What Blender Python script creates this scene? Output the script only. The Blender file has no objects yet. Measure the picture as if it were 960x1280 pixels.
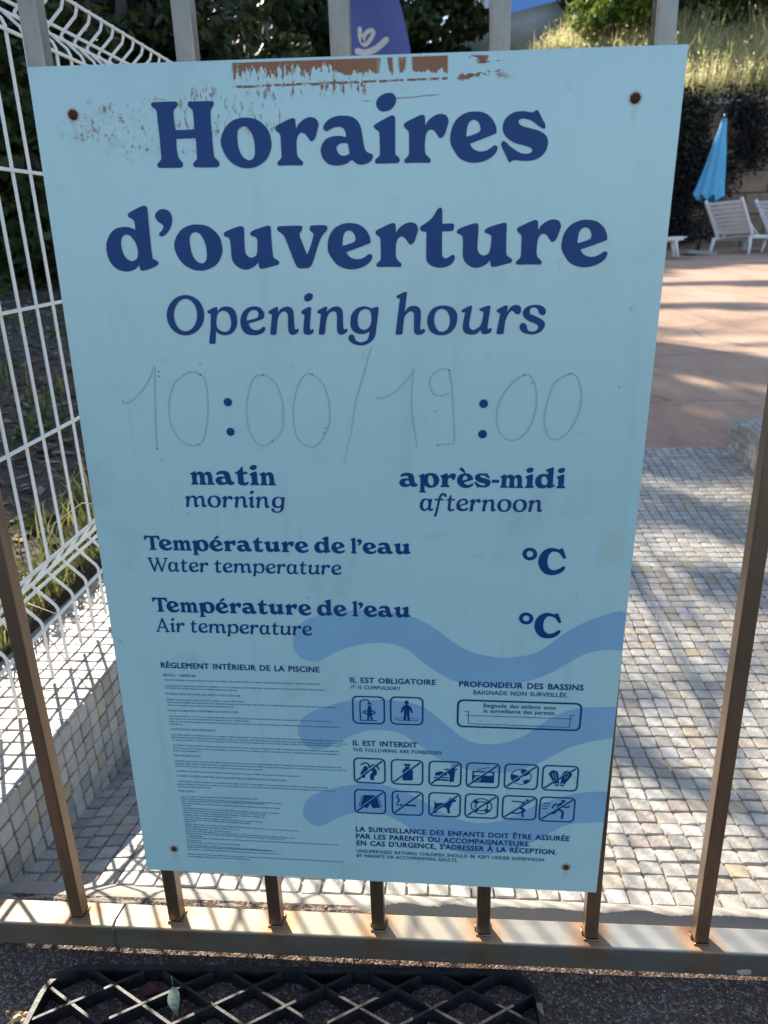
import bpy, bmesh, math, random
from math import sin, cos, pi, radians, sqrt, atan2
from mathutils import Vector, Matrix, noise
from mathutils.geometry import delaunay_2d_cdt
random.seed(7)
SC = bpy.context.scene
COL = SC.collection

# ------------------------------------------------------------------ camera
cam_data = bpy.data.cameras.new('camera')
cam = bpy.data.objects.new('camera', cam_data); COL.objects.link(cam); SC.camera = cam
cam_data.sensor_fit = 'VERTICAL'; cam_data.sensor_height = 36.0
cam_data.lens = 36.0*884.0/1280.0
cam_data.clip_start = 0.02; cam_data.clip_end = 600
CAM = Vector((0.0340, -0.5534, 0.7062))
_r = Vector((0.9968, 0.0738, -0.0304)); _u = Vector((0.0054, 0.3187, 0.9478)); _f = Vector((-0.0796, 0.9450, -0.3173))
_f.normalize(); _r = (_r - _f*_r.dot(_f)).normalized(); _u = _r.cross(_f)
cam.matrix_world = Matrix(((_r.x, _u.x, -_f.x, CAM.x), (_r.y, _u.y, -_f.y, CAM.y), (_r.z, _u.z, -_f.z, CAM.z), (0, 0, 0, 1)))
cam_data.dof.use_dof = True; cam_data.dof.focus_distance = 0.70; cam_data.dof.aperture_fstop = 10.5

# ------------------------------------------------------------------ sky, sun, exposure
SUN_EL, SUN_AZ = 31.0, -33.0          # azimuth from +Y, towards +X positive
SUN = Vector((cos(radians(SUN_EL))*sin(radians(SUN_AZ)), cos(radians(SUN_EL))*cos(radians(SUN_AZ)), sin(radians(SUN_EL))))
W = bpy.data.worlds.new('World'); SC.world = W; W.use_nodes = True
nt = W.node_tree; bg = nt.nodes['Background']
sky = nt.nodes.new('ShaderNodeTexSky'); sky.sky_type = 'NISHITA'; sky.sun_disc = False
sky.sun_elevation = radians(SUN_EL); sky.sun_rotation = radians(SUN_AZ)
nt.links.new(sky.outputs[0], bg.inputs[0]); bg.inputs[1].default_value = 0.12
sun_data = bpy.data.lights.new('sun', 'SUN'); sun_data.energy = 5.0; sun_data.angle = radians(0.53); sun_data.color = (1.0, 0.91, 0.77)
sun = bpy.data.objects.new('sun', sun_data); COL.objects.link(sun)
sun.rotation_euler = (-SUN).to_track_quat('-Z', 'Y').to_euler()
vs = SC.view_settings; vs.view_transform = 'Standard'; vs.look = 'None'; vs.exposure = 1.2; vs.gamma = 1.0

# ------------------------------------------------------------------ node helpers
class N:
    """a socket with arithmetic"""
    def __init__(s, t, k): s.t, s.k = t, k
    def op(s, o, b=None, c=None, clamp=False):
        n = s.t.nodes.new('ShaderNodeMath'); n.operation = o; n.use_clamp = clamp
        for i, v in enumerate((s, b, c)):
            if v is None: continue
            if isinstance(v, N): s.t.links.new(v.k, n.inputs[i])
            else: n.inputs[i].default_value = v
        return N(s.t, n.outputs[0])
    def __add__(s, b): return s.op('ADD', b)
    def __sub__(s, b): return s.op('SUBTRACT', b)
    def __mul__(s, b): return s.op('MULTIPLY', b)
    def __radd__(s, b): return s.op('ADD', b)
    def __rmul__(s, b): return s.op('MULTIPLY', b)
    def __rsub__(s, b): return (s*-1.0)+b
    def step(s, a, b):   # smooth 0..1 between a and b
        n = s.t.nodes.new('ShaderNodeMapRange'); n.interpolation_type = 'SMOOTHSTEP'
        s.t.links.new(s.k, n.inputs[0])
        inv = a > b
        n.inputs[1].default_value = min(a, b); n.inputs[2].default_value = max(a, b)
        n.inputs[3].default_value = 1.0 if inv else 0.0; n.inputs[4].default_value = 0.0 if inv else 1.0
        return N(s.t, n.outputs[0])
    def mn(s, b): return s.op('MINIMUM', b)
    def mx(s, b): return s.op('MAXIMUM', b)

class M:
    def __init__(s, name, color=(.5, .5, .5), rough=.6, metal=0.0, spec=.5):
        s.m = bpy.data.materials.new(name); s.m.use_nodes = True; s.t = s.m.node_tree
        s.b = s.t.nodes['Principled BSDF']
        s.b.inputs['Base Color'].default_value = (*color, 1); s.b.inputs['Roughness'].default_value = rough
        s.b.inputs['Metallic'].default_value = metal; s.b.inputs['Specular IOR Level'].default_value = spec
        s.col = None
    def coord(s, kind='Object', scale=(1, 1, 1)):
        tc = s.t.nodes.new('ShaderNodeTexCoord'); mp = s.t.nodes.new('ShaderNodeMapping')
        s.t.links.new(tc.outputs[kind], mp.inputs[0]); mp.inputs['Scale'].default_value = scale
        return mp.outputs[0]
    def xyz(s, kind='Object'):
        sp = s.t.nodes.new('ShaderNodeSeparateXYZ'); s.t.links.new(s.coord(kind), sp.inputs[0])
        return [N(s.t, o) for o in sp.outputs]
    def noise(s, scale, detail=3, rough=.55, kind='Object', stretch=(1, 1, 1), dist=0.0):
        n = s.t.nodes.new('ShaderNodeTexNoise'); s.t.links.new(s.coord(kind, stretch), n.inputs['Vector'])
        n.inputs['Scale'].default_value = scale; n.inputs['Detail'].default_value = detail
        n.inputs['Roughness'].default_value = rough; n.inputs['Distortion'].default_value = dist
        return N(s.t, n.outputs[0])
    def voro(s, scale, kind='Object', stretch=(1, 1, 1), out='Distance', feature='F1'):
        n = s.t.nodes.new('ShaderNodeTexVoronoi'); s.t.links.new(s.coord(kind, stretch), n.inputs['Vector'])
        n.feature = feature; n.inputs['Scale'].default_value = scale
        return N(s.t, n.outputs[out])
    def info(s, which='Random'):
        n = s.t.nodes.new('ShaderNodeObjectInfo'); return N(s.t, n.outputs[which])
    def island(s):
        n = s.t.nodes.new('ShaderNodeNewGeometry'); return N(s.t, n.outputs['Random Per Island'])
    def mix(s, f, a, b, mode='MIX'):
        n = s.t.nodes.new('ShaderNodeMix'); n.data_type = 'RGBA'; n.blend_type = mode
        for i, v in ((0, f), (6, a), (7, b)):
            if isinstance(v, N): s.t.links.new(v.k, n.inputs[i])
            elif i == 0: n.inputs[0].default_value = v
            else: n.inputs[i].default_value = (*v, 1)
        return N(s.t, n.outputs[2])
    def ramp(s, f, stops, interp='LINEAR'):
        n = s.t.nodes.new('ShaderNodeValToRGB'); cr = n.color_ramp; cr.interpolation = interp
        while len(cr.elements) < len(stops): cr.elements.new(0.5)
        for e, (p, c) in zip(cr.elements, stops): e.position = p; e.color = (*c, 1)
        s.t.links.new(f.k, n.inputs[0]); return N(s.t, n.outputs[0])
    def color(s, v): s.t.links.new(v.k, s.b.inputs['Base Color']); s.col = v; return s
    def rough(s, v): s.t.links.new(v.k, s.b.inputs['Roughness']); return s
    def bump(s, v, strength=.5, dist=.01):
        n = s.t.nodes.new('ShaderNodeBump'); n.inputs['Strength'].default_value = strength; n.inputs['Distance'].default_value = dist
        s.t.links.new(v.k, n.inputs['Height']); s.t.links.new(n.outputs[0], s.b.inputs['Normal']); return s

# ------------------------------------------------------------------ mesh helpers
def mesh_obj(name, verts, faces, mat, parent=None, smooth=False, mesh=None):
    if mesh is None:
        mesh = bpy.data.meshes.new(name); mesh.from_pydata([tuple(v) for v in verts], [], faces); mesh.update()
        if smooth: mesh.polygons.foreach_set('use_smooth', [True]*len(mesh.polygons))
        if mat: mesh.materials.append(mat.m if isinstance(mat, M) else mat)
    o = bpy.data.objects.new(name, mesh); COL.objects.link(o)
    if parent: o.parent = parent
    return o
class MB:
    def __init__(s): s.v = []; s.f = []
    def add(s, vs, fs):
        b = len(s.v); s.v += [Vector(v) for v in vs]; s.f += [tuple(i+b for i in f) for f in fs]; return s
    def box(s, x0, x1, y0, y1, z0, z1, bev=0.0, rot=None, at=None):
        cx, cy, cz = (x0+x1)/2, (y0+y1)/2, (z0+z1)/2; hx, hy, hz = abs(x1-x0)/2, abs(y1-y0)/2, abs(z1-z0)/2
        bm = bmesh.new(); bmesh.ops.create_cube(bm, size=1)
        for v in bm.verts: v.co = Vector((v.co.x*2*hx, v.co.y*2*hy, v.co.z*2*hz))
        if bev > 0: bmesh.ops.bevel(bm, geom=bm.edges[:], offset=bev, segments=2, profile=.5, affect='EDGES')
        bm.verts.index_update()
        vs = [v.co.copy() for v in bm.verts]; fs = [tuple(v.index for v in f.verts) for f in bm.faces]; bm.free()
        if rot is not None: vs = [rot @ v for v in vs]
        vs = [v + Vector((cx, cy, cz)) for v in vs]
        return s.add(vs, fs)
    def tube(s, pts, r, n=8, caps=True):
        pts = [Vector(p) for p in pts]; k = len(pts)
        rs = r if isinstance(r, (list, tuple)) else [r]*k
        b = len(s.v); nrm = None
        for i, p in enumerate(pts):
            d = (pts[min(i+1, k-1)] - pts[max(i-1, 0)]).normalized()
            if nrm is None:
                a = Vector((0, 0, 1)) if abs(d.z) < .9 else Vector((1, 0, 0)); nrm = d.cross(a).normalized()
            else: nrm = (nrm - d*nrm.dot(d)).normalized()
            bi = d.cross(nrm)
            for j in range(n):
                t = 2*pi*j/n; s.v.append(p + (nrm*cos(t) + bi*sin(t))*rs[i])
        for i in range(k-1):
            for j in range(n):
                s.f.append((b+i*n+j, b+i*n+(j+1) % n, b+(i+1)*n+(j+1) % n, b+(i+1)*n+j))
        if caps:
            s.f.append(tuple(b+j for j in reversed(range(n)))); s.f.append(tuple(b+(k-1)*n+j for j in range(n)))
        return s
    def build(s, name, mat, parent=None, smooth=False): return mesh_obj(name, s.v, s.f, mat, parent, smooth)
def tag(o, label=None, cat=None, group=None, kind=None):
    if label: o['label'] = label
    if cat: o['category'] = cat
    if group: o['group'] = group
    if kind: o['kind'] = kind
    return o
def empty(name, loc=(0, 0, 0), rz=0.0):
    o = bpy.data.objects.new(name, None); o.empty_display_size = .1; COL.objects.link(o); o.location = loc; o.rotation_euler = (0, 0, rz); return o
def kids(o): return [c for c in o.children]
def copy_tree(o, parent=None):
    c = o.copy(); COL.objects.link(c); c.parent = parent
    for ch in kids(o): copy_tree(ch, c)
    return c
def to_px(p):
    d = Vector(p) - CAM; z = d.dot(_f)
    if z < 0.05: return None
    return (480 + 884*d.dot(_r)/z, 640 - 884*d.dot(_u)/z, z)
def lerp(t, tab):
    if t <= tab[0][0]: return tab[0][1]
    for (a, b), (c, d) in zip(tab, tab[1:]):
        if t <= c: return b + (d-b)*(t-a)/(c-a)
    return tab[-1][1]
# lettering digitised on the face of the notice board, in millimetres from its centre
BOLD = {'H': [([(0.0,40.6),(1.1,41.7),(3.6,41.9),(16.9,41.9),(18.7,41.1),(18.8,39.2),(16.3,36.8),(15.6,34.6),(15.5,30.9),(15.9,24.9),(16.6,24.0),(28.4,24.2),(29.6,24.6),(29.7,30.5),(29.6,35.2),(28.9,36.8),(26.7,38.7),(26.6,40.6),(28.0,41.8),(30.8,41.6),(43.3,41.5),(44.9,40.7),(44.8,38.9),(42.8,36.4),(42.1,32.7),(42.0,22.1),(42.2,8.1),(43.0,5.8),(45.4,3.2),(45.6,0.9),(44.2,-0.3),(41.3,-0.5),(28.9,-0.2),(26.9,0.7),(26.7,2.5),(29.0,4.5),(29.7,5.8),(29.9,11.6),(29.9,17.6),(29.1,18.5),(27.1,18.5),(17.3,18.4),(15.8,17.8),(15.6,13.2),(15.9,7.7),(17.0,5.4),(18.9,2.9),(19.0,1.2),(17.5,-0.1),(14.2,-0.2),(2.4,0.0),(0.4,0.8),(0.3,2.7),(2.8,4.9),(3.6,7.0),(3.7,14.7),(3.8,23.0),(3.6,29.3),(3.6,35.6),(2.9,37.3),(0.9,38.8)],[])],'o': [([(0.0,15.1),(1.7,21.0),(6.4,26.7),(12.4,29.6),(19.1,30.4),(26.5,29.1),(32.1,25.3),(35.5,20.2),(36.5,13.5),(35.3,8.4),(31.9,3.2),(26.1,-0.4),(19.3,-1.9),(12.5,-1.0),(6.1,2.6),(1.9,8.3)],[[(16.9,25.0),(14.1,24.0),(12.4,20.7),(12.2,15.5),(13.1,10.0),(15.6,5.4),(19.6,3.3),(22.7,4.5),(24.2,8.2),(24.2,14.5),(22.9,19.7),(20.3,23.8)]])],'r': [([(0.0,23.6),(0.8,25.1),(5.0,27.1),(10.5,29.3),(13.2,29.8),(14.6,28.4),(14.9,22.9),(14.9,22.9),(16.9,26.1),(20.8,28.9),(24.9,30.1),(29.0,29.1),(30.9,25.8),(30.1,22.2),(28.3,17.1),(26.0,15.1),(24.3,15.7),(21.9,18.9),(19.5,20.5),(17.0,19.9),(15.2,16.7),(14.7,10.8),(15.1,6.0),(17.0,3.7),(18.8,1.8),(18.1,-0.1),(15.2,-0.2),(10.1,-0.0),(2.6,-0.1),(0.5,0.5),(0.7,2.4),(3.0,4.4),(3.6,6.6),(3.6,13.3),(3.5,18.4),(2.9,20.3),(1.0,21.8)],[])],'a': [([(2.4,23.2),(3.1,25.5),(6.4,28.5),(11.6,30.4),(17.4,30.6),(22.5,29.8),(26.3,27.5),(28.4,24.0),(29.6,19.4),(30.4,13.7),(31.6,9.1),(33.5,7.2),(36.4,6.1),(37.0,4.3),(35.4,1.7),(32.1,0.0),(28.2,-0.5),(25.0,0.4),(21.9,2.9),(21.9,2.9),(18.5,0.6),(13.9,-0.5),(8.6,-0.5),(4.1,1.2),(1.0,4.8),(0.0,9.2),(1.2,13.2),(4.0,16.3),(8.6,17.9),(13.8,18.1),(18.4,17.3),(18.4,17.3),(17.7,20.9),(15.9,23.1),(13.0,23.8),(9.5,23.3),(5.2,21.4),(3.3,21.7)],[[(11.3,10.1),(12.0,12.1),(14.3,13.4),(17.5,13.5),(19.3,12.9),(19.9,9.9),(20.3,7.3),(19.6,6.3),(15.7,5.5),(12.8,6.9)]])],'i': [([(0.0,23.2),(0.9,24.6),(4.4,26.5),(11.4,29.6),(13.3,29.9),(14.6,29.1),(15.0,26.2),(14.9,7.4),(15.4,5.4),(17.6,3.3),(17.9,1.3),(16.6,0.1),(13.1,0.0),(2.1,0.0),(0.7,0.8),(0.8,2.5),(3.1,4.5),(4.0,6.5),(3.9,18.0),(3.3,20.3),(1.1,21.8)],[]),([(1.9,36.9),(2.7,40.0),(5.9,42.6),(10.3,43.7),(13.7,43.1),(15.7,40.2),(14.9,36.6),(11.4,33.3),(7.3,32.5),(3.8,33.5)],[])],'e': [([(0.0,15.1),(1.2,21.0),(4.9,26.5),(11.0,29.7),(17.3,30.3),(23.6,29.1),(28.6,25.4),(31.3,20.6),(31.7,17.6),(30.8,16.3),(19.2,12.3),(13.6,10.5),(13.6,10.5),(15.9,7.5),(19.9,5.7),(24.7,5.9),(28.3,7.7),(30.3,9.1),(32.3,8.7),(32.8,6.9),(31.0,3.5),(26.1,0.2),(19.7,-1.4),(13.3,-1.1),(6.9,1.6),(2.7,6.5),(0.4,10.7)],[[(11.3,18.7),(12.0,22.3),(14.0,24.7),(16.8,25.2),(19.5,23.3),(20.6,20.4),(20.3,18.2),(18.2,16.9),(11.7,15.1),(11.2,16.4)]])],'s': [([(10.9,24.2),(11.9,25.7),(15.1,26.1),(20.2,24.5),(26.0,20.6),(28.7,19.7),(29.3,21.7),(27.5,24.8),(24.0,30.4),(22.4,31.0),(19.9,29.8),(13.7,30.7),(7.0,29.9),(2.1,26.4),(0.3,21.4),(2.0,16.3),(7.9,11.8),(17.1,9.2),(20.8,7.6),(20.7,5.3),(16.8,4.4),(11.6,5.7),(5.7,9.5),(2.2,12.5),(0.1,12.0),(0.0,9.6),(3.7,2.8),(5.6,-0.6),(7.1,-0.2),(9.5,0.6),(16.4,-0.1),(24.4,0.8),(29.8,4.8),(31.7,10.5),(30.3,15.1),(25.6,18.3),(18.8,20.2),(13.0,21.9)],[])],'d': [([(0.1,17.4),(1.5,21.6),(5.3,26.8),(10.3,29.7),(16.1,30.5),(20.6,29.8),(23.8,28.2),(23.8,28.2),(24.0,31.0),(23.6,34.4),(22.1,35.8),(19.7,37.3),(19.7,39.2),(22.4,40.9),(30.0,44.1),(33.1,44.5),(34.5,43.6),(34.8,41.0),(34.5,25.3),(34.7,9.2),(36.2,7.5),(38.7,5.7),(38.3,3.7),(34.8,1.8),(28.4,-0.2),(25.2,-0.4),(24.2,0.9),(23.8,3.7),(23.8,3.7),(20.7,0.9),(15.9,-0.8),(11.2,-0.8),(6.0,1.1),(1.9,5.4),(0.0,11.1)],[[(11.8,19.4),(12.8,22.8),(14.6,24.5),(16.9,25.1),(19.8,23.8),(22.4,20.3),(23.8,15.7),(23.8,11.5),(22.4,8.0),(19.5,6.6),(16.8,6.8),(13.7,9.5),(12.0,13.8)]])],"'": [([(0.0,37.2),(1.2,39.9),(4.5,41.9),(7.9,42.0),(11.1,40.4),(12.7,36.6),(12.2,32.6),(10.5,28.8),(7.5,25.4),(4.2,23.4),(2.0,23.8),(1.8,25.5),(4.0,27.5),(5.4,29.9),(4.8,31.7),(1.6,33.8)],[])],'u': [([(0.0,24.2),(1.1,25.8),(6.8,27.9),(12.4,29.4),(14.8,29.0),(15.4,26.2),(15.0,14.8),(15.5,10.6),(17.8,8.1),(20.8,7.8),(23.4,9.6),(24.4,13.7),(24.7,19.2),(24.0,21.5),(20.4,23.0),(19.9,24.8),(22.6,26.6),(29.7,28.7),(34.2,29.5),(35.4,27.7),(35.4,21.8),(35.9,9.0),(37.7,6.6),(40.1,4.7),(39.5,2.6),(34.9,1.3),(27.8,-0.3),(25.3,0.2),(24.5,3.0),(24.4,4.5),(24.4,4.5),(21.8,1.7),(16.6,-0.6),(11.6,-0.3),(6.8,2.8),(4.6,7.5),(4.5,14.0),(4.2,20.0),(2.8,21.8),(0.4,22.8)],[])],'v': [([(0.0,27.2),(1.1,28.8),(5.5,29.1),(17.3,29.1),(18.7,27.8),(18.1,25.6),(16.6,23.8),(16.9,21.1),(19.1,15.1),(21.5,9.1),(21.5,9.1),(24.6,15.9),(26.6,22.3),(26.1,24.1),(24.2,25.9),(24.4,28.2),(26.2,29.1),(35.0,29.2),(37.1,28.0),(36.6,25.3),(33.7,22.6),(30.5,16.8),(25.5,3.9),(22.9,0.3),(18.9,-0.4),(14.9,-0.1),(12.1,3.2),(6.0,19.8),(3.7,23.5),(0.9,25.4)],[])],'t': [([(0.0,25.5),(0.6,27.2),(4.7,29.7),(8.9,33.1),(12.2,38.0),(14.2,39.5),(15.6,38.4),(15.9,34.5),(16.1,28.7),(16.1,28.7),(22.7,28.8),(24.4,28.0),(24.2,25.1),(23.2,23.8),(19.9,23.6),(16.0,23.5),(16.0,23.5),(16.1,9.5),(16.8,6.3),(18.9,5.3),(21.4,6.2),(23.1,7.5),(25.1,7.0),(25.3,4.6),(22.8,1.0),(17.8,-1.1),(12.7,-1.0),(7.5,0.8),(4.8,4.4),(4.6,10.4),(4.6,23.4),(4.6,23.4),(1.4,23.9)],[])],'C': [([(13.4,11.0),(14.1,16.5),(17.1,21.2),(21.6,23.7),(25.8,23.8),(29.4,22.8),(31.8,23.9),(32.9,23.0),(35.5,16.1),(35.0,14.7),(33.5,14.9),(30.3,19.1),(26.7,20.8),(23.6,20.2),(21.3,16.6),(20.8,11.6),(21.9,7.3),(24.5,4.6),(27.8,4.3),(31.2,5.9),(33.9,7.9),(35.4,7.4),(35.4,5.6),(32.9,2.4),(28.8,0.2),(24.5,-0.3),(19.4,0.9),(15.2,5.2)],[]),([(12.1,18.4),(11.8,16.2),(10.6,14.3),(8.7,13.0),(6.4,12.5),(4.0,12.9),(2.0,14.1),(0.6,16.0),(0.0,18.1),(0.3,20.3),(1.6,22.2),(3.5,23.5),(5.7,23.9),(8.1,23.5),(10.1,22.3),(11.5,20.5)],[[(8.8,18.3),(8.5,16.9),(7.6,15.9),(6.2,15.5),(4.8,15.8),(3.7,16.8),(3.3,18.2),(3.6,19.6),(4.5,20.6),(5.9,21.0),(7.3,20.7),(8.4,19.7)]])]}
ITAL = {'O': [([(29.4,14.6),(28.3,10.0),(25.8,5.8),(22.2,2.5),(17.8,0.4),(13.2,-0.4),(8.7,0.4),(4.8,2.6),(1.8,6.0),(0.2,10.2),(0.0,14.9),(1.2,19.5),(3.8,23.6),(7.4,26.9),(11.7,28.9),(16.3,29.6),(20.7,28.8),(24.6,26.7),(27.5,23.4),(29.1,19.3)],[[(23.8,14.8),(23.0,11.1),(21.4,7.7),(19.1,5.1),(16.4,3.4),(13.5,2.8),(10.7,3.4),(8.4,5.1),(6.7,7.8),(5.7,11.2),(5.7,14.9),(6.5,18.6),(8.2,21.9),(10.5,24.5),(13.1,26.2),(16.0,26.7),(18.7,26.1),(21.0,24.4),(22.7,21.8),(23.7,18.5)]])],'p': [([(0.7,17.6),(1.5,18.6),(7.2,20.9),(8.6,20.2),(8.5,17.2),(8.5,17.2),(11.2,20.2),(15.3,21.3),(19.8,20.3),(22.6,16.7),(23.3,10.7),(21.7,4.7),(17.3,0.8),(12.2,-0.1),(8.1,1.1),(6.0,3.0),(6.0,3.0),(5.1,-4.9),(4.6,-6.2),(1.5,-6.6),(0.0,-5.7),(0.5,-2.2),(1.9,4.8),(2.9,14.3),(2.9,15.8),(1.1,16.2)],[[(7.2,11.7),(8.5,15.9),(11.4,17.8),(14.6,17.8),(17.5,15.0),(18.5,9.9),(17.4,5.1),(14.7,2.8),(11.5,2.7),(8.0,4.7),(6.9,7.3)]])],'e': [([(0.0,9.9),(1.3,15.0),(4.8,19.3),(10.3,21.2),(15.7,20.5),(18.6,17.0),(18.8,14.0),(17.3,11.9),(12.2,10.2),(6.2,8.6),(6.2,8.6),(7.8,5.3),(10.9,3.8),(14.5,4.2),(17.4,6.2),(19.0,5.5),(18.3,2.9),(15.2,0.7),(9.7,-0.1),(4.3,0.8),(0.9,4.3)],[[(4.9,10.7),(5.8,14.6),(8.3,17.7),(11.5,18.6),(14.1,17.1),(14.1,14.1),(12.4,12.6),(5.5,10.9)]])],'n': [([(0.0,16.6),(0.7,17.9),(6.3,20.6),(7.7,19.9),(7.3,16.8),(7.3,16.8),(10.5,19.6),(14.9,20.8),(18.2,19.4),(19.4,15.8),(19.4,9.3),(19.8,4.3),(21.0,4.0),(22.0,4.5),(22.7,3.3),(21.1,1.0),(17.6,-0.1),(15.3,1.1),(14.5,4.8),(14.8,13.0),(14.2,16.2),(11.8,17.2),(8.9,15.4),(7.0,11.7),(6.1,6.7),(5.4,1.6),(4.6,0.2),(1.5,0.0),(0.5,1.0),(1.2,5.8),(2.5,14.0),(2.4,15.1),(0.7,15.7)],[])],'i': [([(0.0,16.7),(0.9,18.1),(5.3,20.3),(7.4,20.1),(7.6,18.5),(6.1,6.6),(6.7,3.7),(8.4,4.3),(9.0,3.1),(7.8,0.9),(4.4,-0.1),(1.5,0.9),(0.9,3.9),(2.2,14.0),(1.7,14.9),(0.3,15.6)],[]),([(2.6,26.7),(3.3,28.9),(6.3,30.5),(8.8,29.7),(9.3,27.9),(7.9,25.5),(5.0,24.3),(3.2,25.0)],[])],'g': [([(2.0,9.9),(3.0,14.8),(6.9,18.9),(12.6,20.5),(16.8,19.5),(18.2,19.0),(21.5,19.8),(23.1,19.8),(23.4,17.8),(21.8,6.1),(20.5,-1.3),(16.8,-6.0),(11.1,-8.2),(5.3,-7.7),(1.1,-5.3),(0.0,-2.5),(1.2,-0.4),(3.1,-0.1),(4.7,-1.4),(5.4,-4.0),(7.8,-5.6),(11.1,-5.7),(14.5,-4.0),(16.0,-0.3),(16.3,2.0),(16.3,2.0),(13.1,0.4),(8.4,0.2),(4.1,2.1),(2.0,5.7)],[[(7.5,9.8),(8.2,14.4),(10.2,17.2),(13.5,18.4),(16.8,17.0),(17.9,12.5),(17.1,7.0),(14.2,3.8),(11.3,3.4),(8.5,5.2)]])],'h': [([(0.8,27.2),(1.3,28.2),(6.5,30.7),(8.3,30.5),(8.6,29.0),(6.8,16.6),(6.8,16.6),(9.8,19.8),(13.9,20.8),(17.3,19.7),(19.0,16.5),(18.8,8.5),(18.6,4.5),(19.6,3.4),(21.1,4.1),(22.2,3.4),(21.9,1.6),(20.0,0.1),(17.0,-0.4),(14.6,0.5),(13.8,3.5),(13.9,12.9),(13.2,16.1),(11.1,16.7),(8.3,14.7),(6.4,11.1),(5.3,1.3),(4.5,-0.0),(1.1,-0.1),(0.0,0.5),(0.4,4.3),(2.7,21.6),(3.3,25.2),(2.8,26.0),(1.3,26.3)],[])],'o': [([(0.0,8.8),(0.6,13.9),(3.5,18.5),(8.3,20.8),(13.1,21.1),(18.3,19.8),(21.7,16.2),(22.5,11.5),(21.2,5.8),(17.5,1.4),(12.7,-0.4),(6.7,0.0),(2.1,3.0)],[[(5.2,10.9),(6.1,15.6),(8.7,18.2),(12.0,18.6),(15.0,16.6),(16.8,12.3),(16.7,7.2),(14.5,3.3),(11.1,2.2),(8.1,3.3),(5.9,6.9)]])],'u': [([(0.0,16.8),(0.7,17.8),(6.2,20.6),(7.5,20.3),(7.7,18.5),(6.1,8.5),(6.6,4.8),(8.5,3.2),(11.1,3.7),(14.0,5.9),(15.4,9.1),(16.3,14.9),(15.9,16.3),(14.0,16.9),(13.2,17.9),(14.3,18.8),(19.4,20.5),(21.0,20.4),(21.3,18.7),(19.9,6.9),(19.8,4.0),(21.8,4.4),(22.8,3.7),(22.3,1.5),(19.4,0.0),(16.4,0.1),(15.0,1.5),(14.5,3.0),(14.5,3.0),(11.9,0.4),(7.9,-0.4),(3.7,0.5),(1.6,3.1),(1.2,7.0),(2.6,15.0),(2.2,15.8),(0.4,16.0)],[])],'r': [([(0.0,16.7),(0.5,17.7),(5.1,20.2),(7.5,20.6),(8.1,19.3),(7.7,15.7),(7.7,15.7),(10.3,19.6),(13.9,20.9),(16.8,20.1),(18.0,17.4),(17.1,14.6),(15.3,14.1),(13.4,15.0),(11.9,16.6),(10.1,16.1),(7.7,12.5),(6.5,8.2),(5.9,1.0),(4.9,0.1),(1.9,-0.2),(0.6,0.4),(1.0,4.6),(2.5,14.0),(2.0,15.0),(0.6,15.8)],[])],'s': [([(6.9,16.0),(7.5,18.1),(9.6,18.9),(12.2,18.0),(13.9,14.8),(15.8,13.4),(17.8,13.7),(18.7,15.5),(18.0,18.0),(15.0,20.3),(10.6,20.9),(5.9,20.1),(2.8,17.8),(1.8,14.6),(3.5,11.3),(7.6,8.8),(12.1,7.0),(13.7,4.8),(12.4,2.5),(9.1,1.7),(6.1,2.9),(5.1,6.3),(2.9,8.0),(0.6,7.1),(0.0,4.5),(1.8,1.6),(6.3,-0.2),(10.7,-0.4),(15.7,1.6),(18.4,5.2),(18.1,8.4),(15.2,10.9),(9.9,13.4),(7.3,14.5)],[])]}
BIG_BOLD = [('H',-139.1,291.9),('o',-91.2,292.2),('r',-51.6,291.6),('a',-19.8,291.4),('i',18.0,291.4),('s',106.6,291.0),('d',-184.7,222.4),("'",-144.7,222.4),('u',-94.1,222.5),('v',-54.1,222.5),('e',-17.2,222.5),('t',50.5,222.6),('C',136.3,-21.2),('r',38.9,291.4),('e',71.1,292.0),('o',-132.5,223.3),('r',18.2,222.5),('u',77.1,221.8),('r',119.8,222.9),('e',151.9,222.0),('C',136.4,-80.3)]
BIG_ITAL = [('O',-143.7,174.5),('p',-112.2,174.2),('e',-86.5,174.1),('n',-64.3,174.2),('i',-39.0,174.1),('g',-3.7,174.3),('h',32.4,174.0),('o',56.2,173.7),('u',81.6,173.9),('r',107.6,173.9),('s',125.0,173.9),('n',-26.8,174.1)]
RUNS = [('B','matin',-138.0,53.9,-66.5,11.26),('I','morning',-144.6,34.1,-60.2,10.12),('B','après-midi',34.7,53.9,167.0,11.04),('I','afternoon',51.4,33.6,150.2,10.41),('B',"Température de l'eau",-184.1,-5.1,44.0,9.58),('I','Water temperature',-182.9,-25.1,-15.0,9.08),('B',"Température de l'eau",-183.9,-63.9,43.7,10.04),('I','Air temperature',-183.8,-83.9,-42.9,9.36)]
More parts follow.
